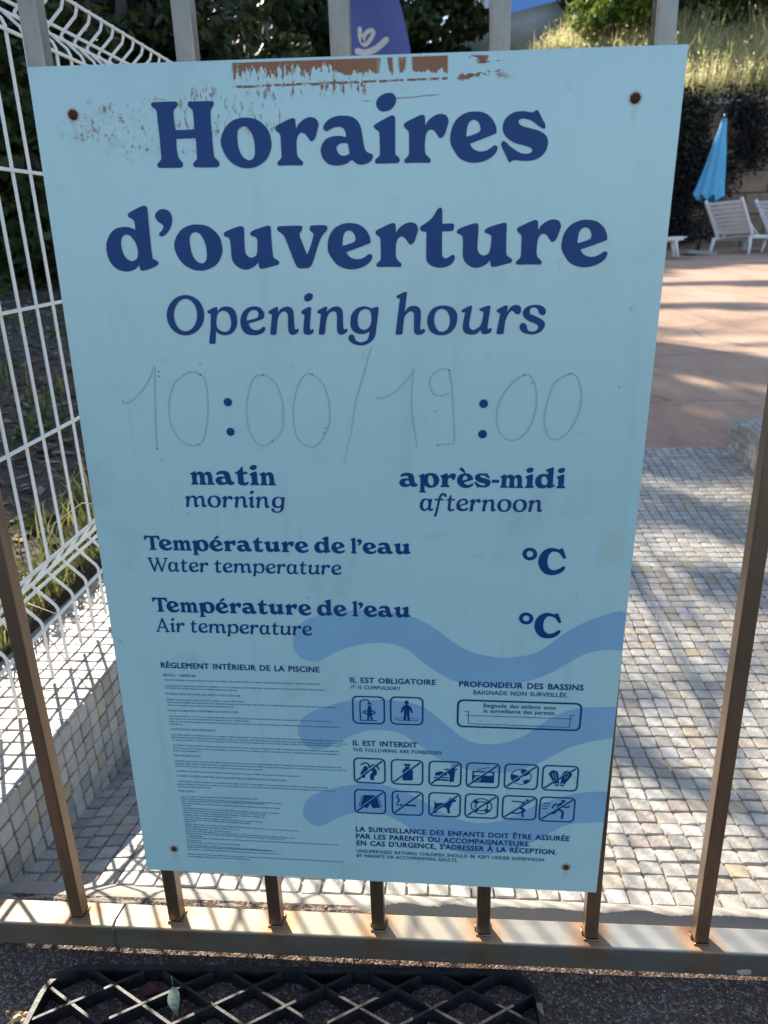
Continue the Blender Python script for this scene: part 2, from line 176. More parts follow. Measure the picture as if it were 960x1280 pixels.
SANS = [('S','RÈGLEMENT INTÉRIEUR DE LA PISCINE',-183.5,-120.7,-37.8,5.94),('S','IL EST OBLIGATOIRE',-10.0,-130.0,66.3,5.65),('S','IT IS COMPULSORY',-9.6,-136.5,34.8,3.8),('S','PROFONDEUR DES BASSINS',87.3,-130.9,195.6,5.98),('S','BAIGNADE NON SURVEILLÉE.',100.0,-138.3,182.6,4.4),('S','Baignade des enfants sous',109.4,-151.4,172.9,4.3),('S','la surveillance des parents.',109.6,-156.9,173.3,4.32),('S','IL EST INTERDIT',-9.3,-197.0,50.1,5.78),('S','THE FOLLOWING ARE FORBIDDEN',-9.5,-203.7,72.4,3.96),('S','LA SURVEILLANCE DES ENFANTS DOIT ÊTRE ASSURÉE',-9.0,-296.4,195.2,6.12),('S','PAR LES PARENTS OU ACCOMPAGNATEURS.',-9.0,-305.0,158.5,6.18),('S',"EN CAS D'URGENCE, S'ADRESSER À LA RÉCEPTION.",-8.5,-313.3,184.1,6.22),('S','UNSUPERVISED BATHING CHILDREN SHOULD BE KEPT UNDER SUPERVISION',-8.8,-322.3,172.9,4.03),('S','BY PARENTS OR ACCOMPANYING ADULTS.',-8.9,-328.0,90.0,4.06),('S','ARTICLE 1 - OUVERTURE',-183.0,-129.5,-152.3,2.51)]
BOX = [(85.4,-143.3),(196.5,-144.4),(196.0,-174.0),(86.0,-172.3)]
POOL = [(93.8,-160.5),(188.7,-160.5),(96.0,-156.3),(96.4,-169.1),(186.6,-169.5),(186.2,-156.8),(188.4,-156.7),(93.7,-156.7)]
ICONS = [(5.8,-158.5,30.1,29.7),(40.5,-158.0,30.4,29.8),(5.5,-224.9,30.4,28.9),(40.8,-224.9,30.6,28.8),(76.2,-224.9,30.9,28.6),(111.2,-225.0,31.4,28.5),(146.4,-224.8,31.6,28.7),(181.9,-224.8,33.3,28.5),(5.4,-260.4,30.7,28.5),(41.2,-260.4,30.4,28.5),(76.3,-260.3,30.9,28.3),(111.1,-260.1,31.9,28.5),(146.5,-260.1,32.6,28.0),(181.4,-260.2,33.3,28.8)]
WAVES = [[(-60.1,-88.5),(-55.1,-75.0),(-42.0,-66.1),(-20.7,-60.1),(3.7,-57.9),(27.9,-58.9),(48.6,-64.4),(64.9,-74.0),(87.3,-91.2),(106.5,-98.5),(128.6,-100.5),(153.7,-94.4),(177.2,-74.3),(200.4,-60.4),(226.0,-54.9),(226.3,-90.1),(208.9,-90.6),(191.2,-96.6),(167.2,-113.9),(144.3,-124.3),(113.2,-131.1),(87.8,-127.1),(71.9,-120.0),(55.8,-108.1),(39.6,-94.2),(20.0,-89.3),(-2.6,-92.0),(-22.3,-99.9),(-39.0,-109.5),(-52.4,-107.5),(-59.2,-98.9)],[(-59.6,-178.2),(-51.5,-165.5),(-34.2,-157.0),(-16.4,-150.8),(12.8,-147.2),(34.5,-148.1),(56.1,-153.9),(77.2,-172.1),(94.2,-186.4),(111.0,-190.8),(130.4,-188.3),(147.2,-179.8),(168.8,-161.2),(190.8,-149.9),(227.2,-146.5),(227.0,-178.9),(207.0,-183.6),(189.1,-190.4),(171.4,-202.0),(160.3,-209.9),(141.2,-219.2),(115.7,-222.2),(93.5,-218.0),(69.8,-208.2),(52.7,-194.9),(32.6,-181.8),(9.0,-179.7),(-8.0,-185.6),(-25.4,-195.1),(-37.7,-202.7),(-51.7,-201.5),(-59.5,-190.4)],[(-59.6,-271.3),(-52.4,-258.1),(-34.2,-248.5),(-13.0,-242.2),(11.4,-240.0),(34.1,-245.3),(56.8,-258.0),(79.7,-272.6),(106.4,-280.5),(132.6,-275.3),(157.9,-259.1),(183.0,-246.8),(202.2,-240.3),(227.7,-237.2),(227.1,-271.9),(214.3,-273.6),(195.3,-276.5),(181.7,-283.8),(163.1,-298.2),(141.8,-311.0),(111.4,-317.7),(84.3,-313.5),(54.8,-297.8),(39.7,-287.2),(27.0,-278.3),(12.5,-273.5),(-2.5,-273.3),(-17.8,-277.0),(-32.0,-285.2),(-44.9,-292.5),(-54.9,-288.6),(-60.0,-280.3)]]
HAND = [[(-187.6,121.5),(-183.2,121.8),(-177.2,125.3),(-169.8,132.2),(-164.0,139.6),(-159.9,146.9),(-158.1,151.0)],[(-158.0,149.5),(-159.2,138.5),(-161.3,117.3),(-162.8,98.8),(-163.6,84.5)],[(-121.5,143.9),(-125.6,145.8),(-131.0,145.8),(-136.7,142.7),(-143.2,137.5),(-148.1,126.9),(-150.3,117.3),(-149.9,105.5),(-147.0,96.7),(-141.1,89.6),(-133.7,86.9),(-128.0,88.0),(-123.7,92.5),(-120.1,104.5),(-118.0,117.4),(-117.4,131.2),(-118.6,140.6),(-121.5,144.2)],[(-71.6,143.8),(-75.8,143.6),(-80.3,139.5),(-84.2,130.1),(-86.8,117.5),(-86.6,104.6),(-84.1,94.9),(-79.6,88.9),(-74.3,87.0),(-67.5,90.8),(-59.4,99.3),(-57.6,109.0),(-57.5,122.8),(-60.5,134.3),(-65.4,141.0),(-70.0,143.4)],[(-32.7,144.4),(-37.9,144.1),(-43.5,137.4),(-47.2,127.0),(-49.2,115.4),(-49.0,102.6),(-45.8,91.8),(-37.4,86.4),(-31.9,87.7),(-25.2,95.2),(-20.7,105.9),(-20.0,118.7),(-21.8,129.1),(-25.6,138.4),(-32.2,143.8)],[(13.9,164.6),(11.2,156.7),(7.3,143.5),(2.3,128.1),(-0.6,115.5),(-3.2,99.6),(-6.7,86.6),(-10.4,71.2)],[(18.0,125.7),(22.9,126.2),(30.7,130.1),(37.5,136.4),(43.3,143.0),(46.0,147.8)],[(46.0,147.8),(44.8,135.4),(44.5,118.9),(46.3,104.1),(48.8,86.6)],[(73.1,147.3),(69.1,148.2),(64.4,146.8),(59.6,142.1),(58.7,136.3),(60.7,130.6),(64.6,127.7),(70.4,128.2),(73.4,129.6)],[(73.4,146.8),(75.5,135.4),(76.8,119.0),(77.8,104.2),(78.3,91.3),(74.9,89.7),(69.0,89.2),(65.1,88.4)],[(129.9,143.4),(124.0,139.9),(118.3,133.3),(113.1,125.1),(110.9,116.8),(111.3,106.4),(113.6,99.1),(118.5,93.8),(124.2,92.7),(129.3,94.4),(136.1,102.3),(140.0,114.8),(140.6,126.2),(138.2,137.3),(134.9,142.4),(131.9,143.9),(129.9,143.4)],[(164.5,144.3),(159.8,142.3),(154.1,138.3),(150.7,130.2),(148.3,120.0),(147.3,110.7),(148.9,101.3),(152.9,94.5),(158.1,93.5),(164.0,97.2),(169.5,104.5),(173.3,114.9),(174.5,126.2),(172.8,135.3),(169.8,141.8),(166.6,144.3),(164.5,144.3)]]
DOTS = [(-101.4,122.4),(-101.2,98.4),(100.3,121.5),(100.3,97.5)]
SCREWS = [(-196.8,327.4),(194.5,327.5),(-194.2,-329.3),(194.5,-328.2)]
BLOTS = [(-121.5,143.9),(-128.6,87.5),(-163.7,84.3),(-155.2,142.9),(-155.1,146.3),(-71.6,143.6),(-67.5,90.8),(-32.7,144.1),(-25.1,97.9),(-23.9,101.6),(73.3,147.1),(65.3,88.4),(130.4,143.4),(164.7,144.3)]
ROWS = [(1,-182.8,-128.3,-151.7,-128.3),(0,-181.9,-133.9,-37.9,-133.6),(0,-181.8,-140.1,-31.9,-139.5),(0,-182.1,-142.5,-114.6,-142.9),(1,-182.4,-148.9,-112.3,-148.8),(0,-182.3,-154.9,-109.3,-154.6),(0,-182.2,-157.8,-22.6,-157.5),(0,-182.2,-161.0,-119.9,-160.8),(1,-182.5,-166.9,-115.6,-166.5),(0,-181.9,-172.7,-27.3,-172.8),(0,-182.2,-175.7,-104.9,-175.5),(0,-182.2,-178.7,-21.7,-178.7),(0,-182.5,-181.4,-169.9,-181.8),(1,-181.9,-187.4,-139.1,-187.4),(0,-181.8,-193.4,-17.0,-193.7),(0,-182.1,-196.2,-15.1,-196.8),(0,-182.0,-199.2,-20.4,-199.3),(0,-181.9,-205.1,-22.6,-205.4),(0,-181.8,-208.4,-21.3,-208.6),(0,-182.1,-211.4,-154.8,-211.4),(1,-181.7,-216.9,-155.3,-217.1),(0,-181.4,-223.0,-21.2,-223.3),(0,-181.7,-225.9,-17.3,-226.4),(0,-182.0,-228.8,-95.8,-229.5),(0,-181.8,-234.6,-61.4,-235.2),(1,-181.6,-240.4,-73.7,-240.9),(0,-181.4,-246.7,-34.5,-247.1),(0,-181.8,-249.9,-27.2,-250.3),(0,-182.1,-253.1,-149.5,-252.9),(1,-181.9,-258.2,-165.5,-258.4),(0,-180.6,-264.4,-103.2,-263.8),(0,-180.5,-267.1,-80.6,-268.0),(0,-180.6,-269.8,-97.4,-269.4),(0,-180.5,-272.6,-81.7,-273.8),(0,-180.3,-275.3,-172.4,-275.4),(0,-180.0,-278.3,-82.7,-280.0),(0,-179.9,-281.1,-97.2,-282.3),(0,-180.0,-283.8,-96.8,-285.3),(0,-179.8,-286.6,-126.0,-287.4),(0,-179.7,-289.4,-101.4,-291.4),(0,-179.8,-292.2,-112.5,-293.8),(0,-179.6,-295.0,-168.1,-295.1),(0,-179.5,-297.8,-65.3,-300.2),(0,-179.6,-300.6,-124.6,-302.1),(0,-179.5,-303.4,-133.7,-305.2),(0,-179.8,-306.3,-70.9,-309.2),(0,-179.8,-309.1,-81.0,-311.3),(0,-179.9,-312.0,-163.4,-312.6),(0,-180.0,-314.8,-26.3,-314.8),(0,-179.9,-317.7,-163.9,-318.0),(0,-179.9,-320.5,-126.1,-320.7),(0,-180.0,-323.4,-93.8,-326.1),(0,-180.1,-326.3,-91.1,-326.4),(0,-180.2,-329.2,-84.6,-329.9),(0,-181.0,-335.3,-23.2,-335.8),(0,-181.3,-338.3,-116.8,-338.5)]
XHB = 28.61
XHI = 20.51
SIGN = (-0.0349,0.4901,0.4514,0.7159,-0.01930)
FLAGMARK = [([(0.157, 2.182), (0.159, 2.114), (0.191, 2.064), (0.237, 2.091), (0.273, 2.147), (0.24, 2.164), (0.193, 2.132), (0.181, 2.094)], 0.035), ([(0.132, 2.018), (0.2, 2.005), (0.291, 2.03), (0.379, 2.084)], 0.05)]

# ------------------------------------------------------------------ materials
def mat_steel():
    m = M('weathered_steel', rough=.42, metal=.75)
    x, y, z = m.xyz()
    n = m.noise(9, 5, .6); st = m.noise(60, 3, .6, stretch=(1, 1, .06)); fine = m.noise(220, 2, .5)
    c = m.ramp(n*.6 + st*.4, [(.3, (.25, .22, .19)), (.5, (.32, .28, .23)), (.62, (.26, .19, .13)), (.75, (.19, .12, .07))])
    m.color(c); m.rough((n*.25 + fine*.2).op('ADD', .2)); m.bump(st*.5 + fine*.5, .15, .001); return m
def mat_bar():
    m = M('weathered_bar', rough=.4, metal=.85)
    x, y, z = m.xyz()
    n = m.noise(7, 5, .65); st = m.noise(40, 3, .6, stretch=(1, 1, .05)); fine = m.noise(260, 3, .6)
    low = z.step(.85, .35)
    c1 = m.ramp(n*.5 + st*.5, [(.3, (.21, .185, .155)), (.46, (.31, .275, .23)), (.58, (.20, .15, .11)), (.68, (.10, .055, .03))])
    c2 = m.ramp(n*.5 + st*.5, [(.3, (.19, .125, .08)), (.5, (.26, .175, .115)), (.7, (.11, .06, .035))])
    m.color(m.mix(low*.85, c1, c2)); m.rough((n*.3 + fine*.15).op('ADD', .14)); m.bump(fine*.5 + st*.5, .35, .0008); return m
def mat_rail():
    # rust has run out round the foot of each bar
    m = M('rail_steel_with_rust_at_bar_feet', rough=.55, metal=.35)
    x, y, z = m.xyz()
    d = ((x - BX + .054).op('MODULO', .108) - .054).op('ABSOLUTE') if False else ((x - BX + 10.8 + .054).op('MODULO', .108) - .054).op('ABSOLUTE')
    n = m.noise(35, 4, .6); st = m.noise(90, 3, .6, stretch=(.05, 1, 1)); fine = m.noise(300, 2, .5); big = m.noise(3.1, 3, .6)
    rust = (d + n*.03).step(.044, .022)
    warm = x.step(.24, -.15)  # greyer towards the right, tree shade put into the colour
    base = m.mix(warm*.75, m.ramp(st*.5 + big*.5, [(.3, (.27, .27, .25)), (.7, (.38, .38, .35))]), m.ramp(big*.5+n*.5, [(.3, (.42, .345, .235)), (.7, (.38, .275, .165))]))
    c = m.mix(rust*.85, base, m.ramp(n, [(.35, (.36, .17, .07)), (.65, (.50, .29, .14))]))
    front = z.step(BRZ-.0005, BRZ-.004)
    c = m.mix(front*.8, c, m.ramp(n*.4 + st*.6, [(.3, (.06, .05, .04)), (.6, (.10, .08, .06)), (.75, (.045, .03, .02))]))  # front face darker than the top, its shade put into the colour
    m.color(c); m.rough((st*.25 + fine*.15).op('ADD', .38)); m.bump(st*.5 + fine*.5, .12, .0006); return m
BX = -0.03255; BRZ = .063

def stone_color(m, r):
    n = m.noise(70, 4, .65); n2 = m.noise(210, 3, .6)
    c = m.ramp(r, [(0, (.42, .40, .36)), (.12, (.52, .49, .44)), (.25, (.46, .44, .41)), (.38, (.56, .53, .48)), (.52, (.43, .38, .33)),
                   (.6, (.53, .51, .47)), (.74, (.50, .42, .32)), (.79, (.50, .48, .45)), (.88, (.41, .34, .29)), (.92, (.35, .35, .34)), (.97, (.54, .43, .28))], 'CONSTANT')
    c = m.mix((n*1.0).step(.45, .68)*.4, c, (.36, .31, .26))
    c = m.mix(n2.step(.5, .72)*.5, c, (.62, .59, .54)); c = m.mix(m.noise(130, 4, .7, stretch=(1, .3, 1)).step(.56, .64)*.35, c, (.27, .24, .21))
    v = (r*37.0).op('FRACT'); c = m.mix(v.step(.55, 1)*.45, c, (.66, .65, .63)); c = m.mix(v.step(.4, 0)*.35, c, (.30, .28, .26))
    return m.mix(1.0, c, (.88, .87, .85), 'MULTIPLY'), n, n2
def mat_tile(ind):
    m = M('split_stone_tile' + ('' if ind else '_set'), rough=.6)
    r = m.info() if ind else m.island()
    c, n, n2 = stone_color(m, r)
    m.color(c); m.rough((n2*.5).op('ADD', .32)); m.bump(n*.6 + n2*.4, .8, .003); return m
def mat_grout():
    m = M('tile_grout', rough=.9)
    n = m.noise(30, 4); n2 = m.noise(300, 2)
    m.color(m.ramp(n*.7 + n2*.3, [(.3, (.36, .335, .30)), (.7, (.48, .45, .41))])); m.bump(n2, .5, .002); return m
def mat_apron():
    m = M('rough_aggregate_concrete', rough=.9)
    v = m.voro(420, out='Distance'); n = m.noise(12, 4); f = m.noise(520, 3, .7)
    vc = m.voro(420, out='Color')
    c = m.ramp(f*.55 + n*.45, [(.3, (.09, .054, .037)), (.5, (.15, .095, .066)), (.7, (.23, .155, .115))])
    sp = m.t.nodes.new('ShaderNodeSeparateXYZ'); m.t.links.new(vc.k, sp.inputs[0])
    g = N(m.t, sp.outputs[0])
    c = m.mix(g.step(.72, .9)*.7, c, (.40, .34, .30)); c = m.mix(g.step(.25, .1)*.6, c, (.05, .04, .038))
    m.color(c); m.bump(v*-.6 + f*.6, .9, .004); return m
def mat_terrace():
    m = M('reddish_terrace_concrete', rough=.9)
    n = m.noise(.9, 5, .6); f = m.noise(26, 5, .75); s = m.noise(3.2, 4, .6, stretch=(1, .35, 1))
    cr = m.voro(1.1, feature='DISTANCE_TO_EDGE')
    c = m.ramp(n*.4 + s*.35 + f*.25, [(.33, (.33, .20, .14)), (.5, (.54, .355, .25)), (.68, (.68, .49, .365))])
    c = m.mix(m.noise(110, 2).step(.62, .75)*.5, c, (.17, .11, .09))
    c = m.mix((cr + (f-.5)*.02).step(.012, .002)*.45, c, (.2, .13, .1))
    m.color(c); m.bump(f*.7 + s*.3, .8, .02); return m
def mat_soil():
    m = M('leaf_strewn_soil', rough=1.0)
    n = m.noise(1.6, 5, .6); f = m.noise(42, 4, .7)
    m.color(m.ramp(n*.45 + f*.55, [(.3, (.035, .029, .024)), (.5, (.085, .068, .056)), (.62, (.14, .115, .10)), (.75, (.07, .075, .03))])); m.bump(f, .8, .03); return m
def mat_dryhill():
    m = M('dry_grass_slope', rough=1.0)
    n = m.noise(.8, 5, .6); f = m.noise(9, 5, .75, stretch=(1, 1, .3))
    m.color(m.ramp(n*.5 + f*.5, [(.3, (.10, .10, .035)), (.5, (.26, .22, .10)), (.65, (.38, .31, .16))])); m.bump(f, .8, .1); return m

STEEL = mat_steel(); BAR = mat_bar(); RAIL = mat_rail()
TILE1 = mat_tile(True); TILE2 = mat_tile(False); GROUT = mat_grout(); APRON = mat_apron(); TERR = mat_terrace(); SOIL = mat_soil(); HILL = mat_dryhill()
m = M('white_fence_coating', rough=.35); _n = m.noise(60, 3); _x, _y, _z = m.xyz()
m.color(m.mix((_n*1.0).step(.6, .72)*.35, (.90, .90, .87), (.66, .60, .48))); FENCE = m

# ------------------------------------------------------------------ ground heights
FY = [(.0, .0), (.1, 0.0), (.27, -.023), (.42, -.035), (.62, -.027), (.93, 0.0), (1.23, .03), (1.54, .073), (1.86, .122)]
def floor_z(x, y):
    z = lerp(y, FY)
    if x < -.3: z -= (.01 + .1*min(max(0, y-.12), .4))*min(1, (-.3-x)/.205)
    return z
def terr_z(x, y): return .122 + .070*(y-1.85)
def bank_z(x, y):
    d = -.705-x
    return .10 + .06*y + .13*d + .03*noise.noise(Vector((x*1.3, y*1.3, 0)))*min(1, d*2) + (max(0, y-10)**1.2)*.25
def sheet(name, x0, x1, y0, y1, nx, ny, zf, mat, kind='structure', thick=None):
    vs = []; fs = []
    for j in range(ny+1):
        for i in range(nx+1):
            x = x0+(x1-x0)*i/nx; y = y0+(y1-y0)*j/ny; vs.append((x, y, zf(x, y)))
    for j in range(ny):
        for i in range(nx):
            a = j*(nx+1)+i; fs.append((a, a+1, a+nx+2, a+nx+1))
    o = mesh_obj(name, vs, fs, mat, smooth=True); tag(o, kind=kind); return o
sheet('ground', -300, 300, -300, 300, 6, 6, lambda x, y: -.6, SOIL)
sheet('concrete_apron', -3, 3, -4, .07, 60, 40, lambda x, y: .018 + .0015*noise.noise(Vector((x*9, y*9, 0))), APRON)
walk = sheet('walkway', -.52, 1.02, .1, 1.86, 50, 60, lambda x, y: floor_z(x, y)-.0022, GROUT)
sheet('terrace', -.62, 16, 1.86, 14.6, 60, 60, lambda x, y: terr_z(x, y)-.003+.012*noise.noise(Vector((x*.8, y*.8, 3))), TERR)
sheet('paving', 1.0, 16, .1, 1.86, 20, 10, lambda x, y: lerp(y, FY)-.012, TERR)
sheet('bank', -16, -.70, .1, 15, 90, 90, bank_z, SOIL)
sheet('near_bank', -16, -3, -6, .1, 10, 10, lambda x, y: .05+.13*(-.705-x)+.06*y, SOIL)
def hill_z(x, y):
    t = y-15.0
    s = max(0, min(1, (y-22.5)/3))*max(0, min(1, (-.8-x)/2)); dip = max(0, 1-abs(x-1.5)/1.6)*max(0, min(1, (y-16.5)/3)); return 3.4 - 1.3*dip + .52*min(t, 5) + .2*max(0, t-5) + 2.6*s + .25*noise.noise(Vector((x*.4, y*.4, 1))) + .06*(x-4)
sheet('hillside', -40, 50, 14.95, 90, 90, 70, hill_z, HILL)

# ------------------------------------------------------------------ stone tiles
PITCH = .0262
def tile_mesh(k, size=.0240, h=.0026):
    rnd = random.Random(100+k); ring = []
    for sx_, sy_ in ((1, 1), (-1, 1), (-1, -1), (1, -1)):
        jx, jy = rnd.uniform(-.05, .05), rnd.uniform(-.05, .05); c = rnd.uniform(.08, .2)
        a, b = (sx_+jx, sy_*(1-c)+jy), (sx_*(1-c)+jx, sy_+jy)
        ring += [a, b] if sx_*sy_ > 0 else [b, a]
    n = 8
    tilt = (rnd.uniform(-.06, .06), rnd.uniform(-.06, .06)); vs = []
    for sc, hh in ((1.0, -.9), (.99, .5), (.93, .92)):
        for cx, cy in ring: vs.append((cx*sc*size/2, cy*sc*size/2, hh*h + (0 if hh < 0 else (tilt[0]*cx+tilt[1]*cy)*h*2 + rnd.uniform(-.14, .14)*h)))
    vs.append((0, 0, h*(1+rnd.uniform(-.15, .25))))
    fs = []
    for a in (0, 1):
        for i in range(n): fs.append((a*n+i, a*n+(i+1) % n, (a+1)*n+(i+1) % n, (a+1)*n+i))
    for i in range(n): fs.append((2*n+i, 2*n+(i+1) % n, 3*n))
    me = bpy.data.meshes.new('tile'); me.from_pydata(vs, [], fs); me.materials.append(TILE1.m)
    return me, vs, fs
TILES = [tile_mesh(k) for k in range(14)]
def in_sign(px):
    x, y = px[0], px[1]
    if y < 60 or y > 1105: return False
    t = (y-82)/1006; xl = 32+151*t; xr = 862-116*(y-53)/1064
    return xl-4 < x < xr+4
def lay(parent, frames, nmax=300):
    """frames: list of 4x4 placements; the ones that show largest become single tiles"""
    sc = []
    for i, mt in enumerate(frames):
        p = to_px(mt.translation)
        if p is None or not (-15 < p[0] < 975 and -15 < p[1] < 1295) or in_sign(p): a = 0
        else:
            e1 = to_px(mt @ Vector((PITCH, 0, 0))); e2 = to_px(mt @ Vector((0, PITCH, 0)))
            a = abs((e1[0]-p[0])*(e2[1]-p[1])-(e1[1]-p[1])*(e2[0]-p[0])) if e1 and e2 else 0
        sc.append((a, i))
    sc.sort(reverse=True); single = set(i for a, i in sc[:nmax] if a > 60)
    mb = MB()
    for i, mt in enumerate(frames):
        me, vs, fs = TILES[(i*7+i//5) % len(TILES)]
        r = Matrix.Rotation(random.choice((0, pi/2, pi, 3*pi/2))+random.uniform(-.06, .06), 4, 'Z') @ Matrix.Scale(random.uniform(.94, 1.04), 4, (1, 0, 0)) @ Matrix.Scale(random.uniform(.94, 1.04), 4, (0, 1, 0))
        mm = mt @ r
        if i in single:
            o = mesh_obj('tile', None, None, None, parent, mesh=me); o.matrix_local = mm
        else: mb.add([mm @ Vector(v) for v in vs], fs)
    s = mb.build('tiles', TILE2, parent); s['kind'] = 'stuff'
def frame_of(p, ex, ez):
    ez = ez.normalized(); ex = (ex-ez*ex.dot(ez)).normalized(); ey = ez.cross(ex)
    return Matrix(((ex.x, ey.x, ez.x, p[0]), (ex.y, ey.y, ez.y, p[1]), (ex.z, ey.z, ez.z, p[2]), (0, 0, 0, 1)))
fr = []
for j in range(67):
    for i in range(58):
        x = -.493+PITCH*i + .0015*sin(j*.7+i*.2); y = .1145+PITCH*j + .002*sin(i*.35)+.0015*sin(i*1.7+j)
        if y > 1.85: continue
        z = floor_z(x, y); dx = (floor_z(x+.01, y)-z)/.01; dy = (floor_z(x, y+.01)-z)/.01
        fr.append(frame_of((x, y, z), Vector((1, 0, dx)), Vector((-dx, -dy, 1))))
lay(walk, fr)
# low tiled wall under the white fence
WX = -.505
def wtop(y): return .104+.02*y
lw = empty('tiled_wall', (0, 0, 0)); tag(lw, 'low wall faced with small pale stone tiles under the white wire fence', 'wall')
mb = MB(); ny = 40
for y0, y1 in [(.02+6*i/ny, .02+6*(i+1)/ny) for i in range(ny)]:
    a0, a1 = wtop(y0)-.004, wtop(y1)-.004
    mb.add([(WX-.004, y0, -.3), (WX-.004, y1, -.3), (WX-.004, y1, a1), (WX-.004, y0, a0), (-.705, y0, a0), (-.705, y1, a1), (-.705, y1, -.3), (-.705, y0, -.3)],
           [(3, 2, 1, 0), (4, 5, 2, 3), (7, 6, 5, 4)])
mb.add([(WX-.004, .02, -.3), (WX-.004, .02, wtop(.02)-.004), (-.705, .02, wtop(.02)-.004), (-.705, .02, -.3)], [(0, 1, 2, 3)])
mb.build('wall_core', GROUT, lw)
fr = []
for j in range(200):
    y = .035+PITCH*j
    for i in range(7):
        x = WX-.0135-PITCH*i*1.02
        fr.append(frame_of((x, y+.0012*sin(i*2+j), wtop(y)-.0015), Vector((1, 0, 0)), Vector((0, -.02, 1))))
    if y < 3:
        for i in range(12):
            z = wtop(y)-.0155-PITCH*i
            if z < floor_z(WX, y)-.012 or y > 1.9 and i > 4: break
            fr.append(frame_of((WX-.001, y+.0012*sin(i*2+j), z), Vector((0, 1, 0)), Vector((1, 0, 0))))
for i in range(7):
    for k in range(4):
        fr.append(frame_of((WX-.0135-PITCH*i*1.02, .0225, wtop(.02)-.0155-PITCH*k), Vector((1, 0, 0)), Vector((0, -1, 0))))
lay(lw, fr)
# raised tiled kerb on the right
rk = empty('tiled_ledge', (0, 0, 0)); tag(rk, 'raised ledge of small grey stone tiles at the far right corner of the walkway', 'ledge')
def ktop(y): return .217+.077*(y-1.836)
mb = MB()
for i in range(12):
    y0, y1 = .3+1.55*i/12, .3+1.55*(i+1)/12
    mb.add([(1.004, y0, -.2), (1.004, y1, -.2), (1.004, y1, ktop(y1)-.004), (1.004, y0, ktop(y0)-.004), (1.4, y0, ktop(y0)-.004), (1.4, y1, ktop(y1)-.004), (1.4, y1, -.2), (1.4, y0, -.2)],
           [(0, 1, 2, 3), (3, 2, 5, 4), (4, 5, 6, 7)])
mb.add([(1.004, 1.85, -.2), (1.4, 1.85, -.2), (1.4, 1.85, ktop(1.85)-.004), (1.004, 1.85, ktop(1.85)-.004)], [(3, 2, 1, 0)])
mb.add([(1.004, .3, -.2), (1.4, .3, -.2), (1.4, .3, ktop(.3)-.004), (1.004, .3, ktop(.3)-.004)], [(0, 1, 2, 3)])
mb.build('ledge_core', GROUT, rk)
fr = []
for j in range(59):
    y = .315+PITCH*j
    for i in range(15): fr.append(frame_of((1.018+PITCH*i, y, ktop(y)-.0015), Vector((1, 0, 0)), Vector((0, -.077, 1))))
    for i in range(8):
        z = ktop(y)-.016-PITCH*i
        if z < floor_z(1, y)-.01: break
        fr.append(frame_of((1.001, y, z), Vector((0, -1, 0)), Vector((-1, 0, 0))))
lay(rk, fr, 220)

# ------------------------------------------------------------------ gate
gate = empty('metal_gate', (0, 0, 0)); tag(gate, 'brown weathered steel gate of upright square bars on a flat bottom rail', 'gate')
b = MB().box(BX-.0068, BX+.0068, 0, .0135, .064, 1.33, .0012)
bar0 = b.build('bar', BAR, gate)
for k in range(-7, 8):
    o = bar0 if k == 0 else bar0.copy()
    if k: COL.objects.link(o); o.parent = gate
    o.location = (k*.108, 0, 0)
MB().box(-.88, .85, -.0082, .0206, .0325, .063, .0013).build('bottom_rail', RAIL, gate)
MB().box(-.88, .85, -.0082, .0206, 1.328, 1.359, .0013).build('top_rail', STEEL, gate)
for x in (-.90, .87): MB().box(x-.02, x+.02, -.012, .027, .01, 1.40, .002).build('frame_post', STEEL, gate)
# weld beads at the foot of each bar
def bead(k):
    mb = MB(); x0 = BX+k*.108; rnd = random.Random(k)
    path = [(x0-.0075, -.0006), (x0+.0075, -.0006), (x0+.0075, .0142), (x0-.0075, .0142), (x0-.0075, -.0006)]
    pts = []
    for (ax, ay), (bx_, by) in zip(path, path[1:]):
        for t in (0, .33, .66): pts.append((ax+(bx_-ax)*t, ay+(by-ay)*t, .0632+rnd.uniform(-.0002, .0006)))
    return mb.tube(pts, [rnd.uniform(.0008, .0014) for _ in pts], 6)
for k in range(-5, 6): bead(k).build('weld_bead', BAR, gate, True)
# ridge weld that joins two lengths of rail, and a splash of mortar
MB().tube([(-.313, -.0086, .0330), (-.3135, -.0088, .045), (-.3125, -.0088, .056), (-.313, -.0084, .0632), (-.3145, .002, .0636), (-.312, .0206, .0634)], [.0006, .0011, .0008, .0012, .0009, .0007], 6).build('weld_seam', STEEL, gate, True)
def lump(name, cx, cy, cz, rx, ry, rz, mat, parent, seed=0, n=10, m_=6):
    vs = []; fs = []
    for j in range(m_+1):
        for i in range(n):
            a = 2*pi*i/n; b_ = pi*j/m_; d = Vector((cos(a)*sin(b_), sin(a)*sin(b_), cos(b_)))
            k = 1+.5*noise.noise(d*1.8+Vector((seed, 0, 0))); vs.append((cx+d.x*rx*k, cy+d.y*ry*k, cz+d.z*rz*k))
    for j in range(m_):
        for i in range(n): fs.append((j*n+i, j*n+(i+1) % n, (j+1)*n+(i+1) % n, (j+1)*n+i))
    return mesh_obj(name, vs, fs, mat, parent, True)
MORTAR = M('dried_mortar', (.38, .345, .30), .9); MORTAR.bump(MORTAR.noise(300, 3), .6, .002)
lump('mortar_splash', .332, -.0082, .0385, .0085, .0009, .004, MORTAR, gate, 3)
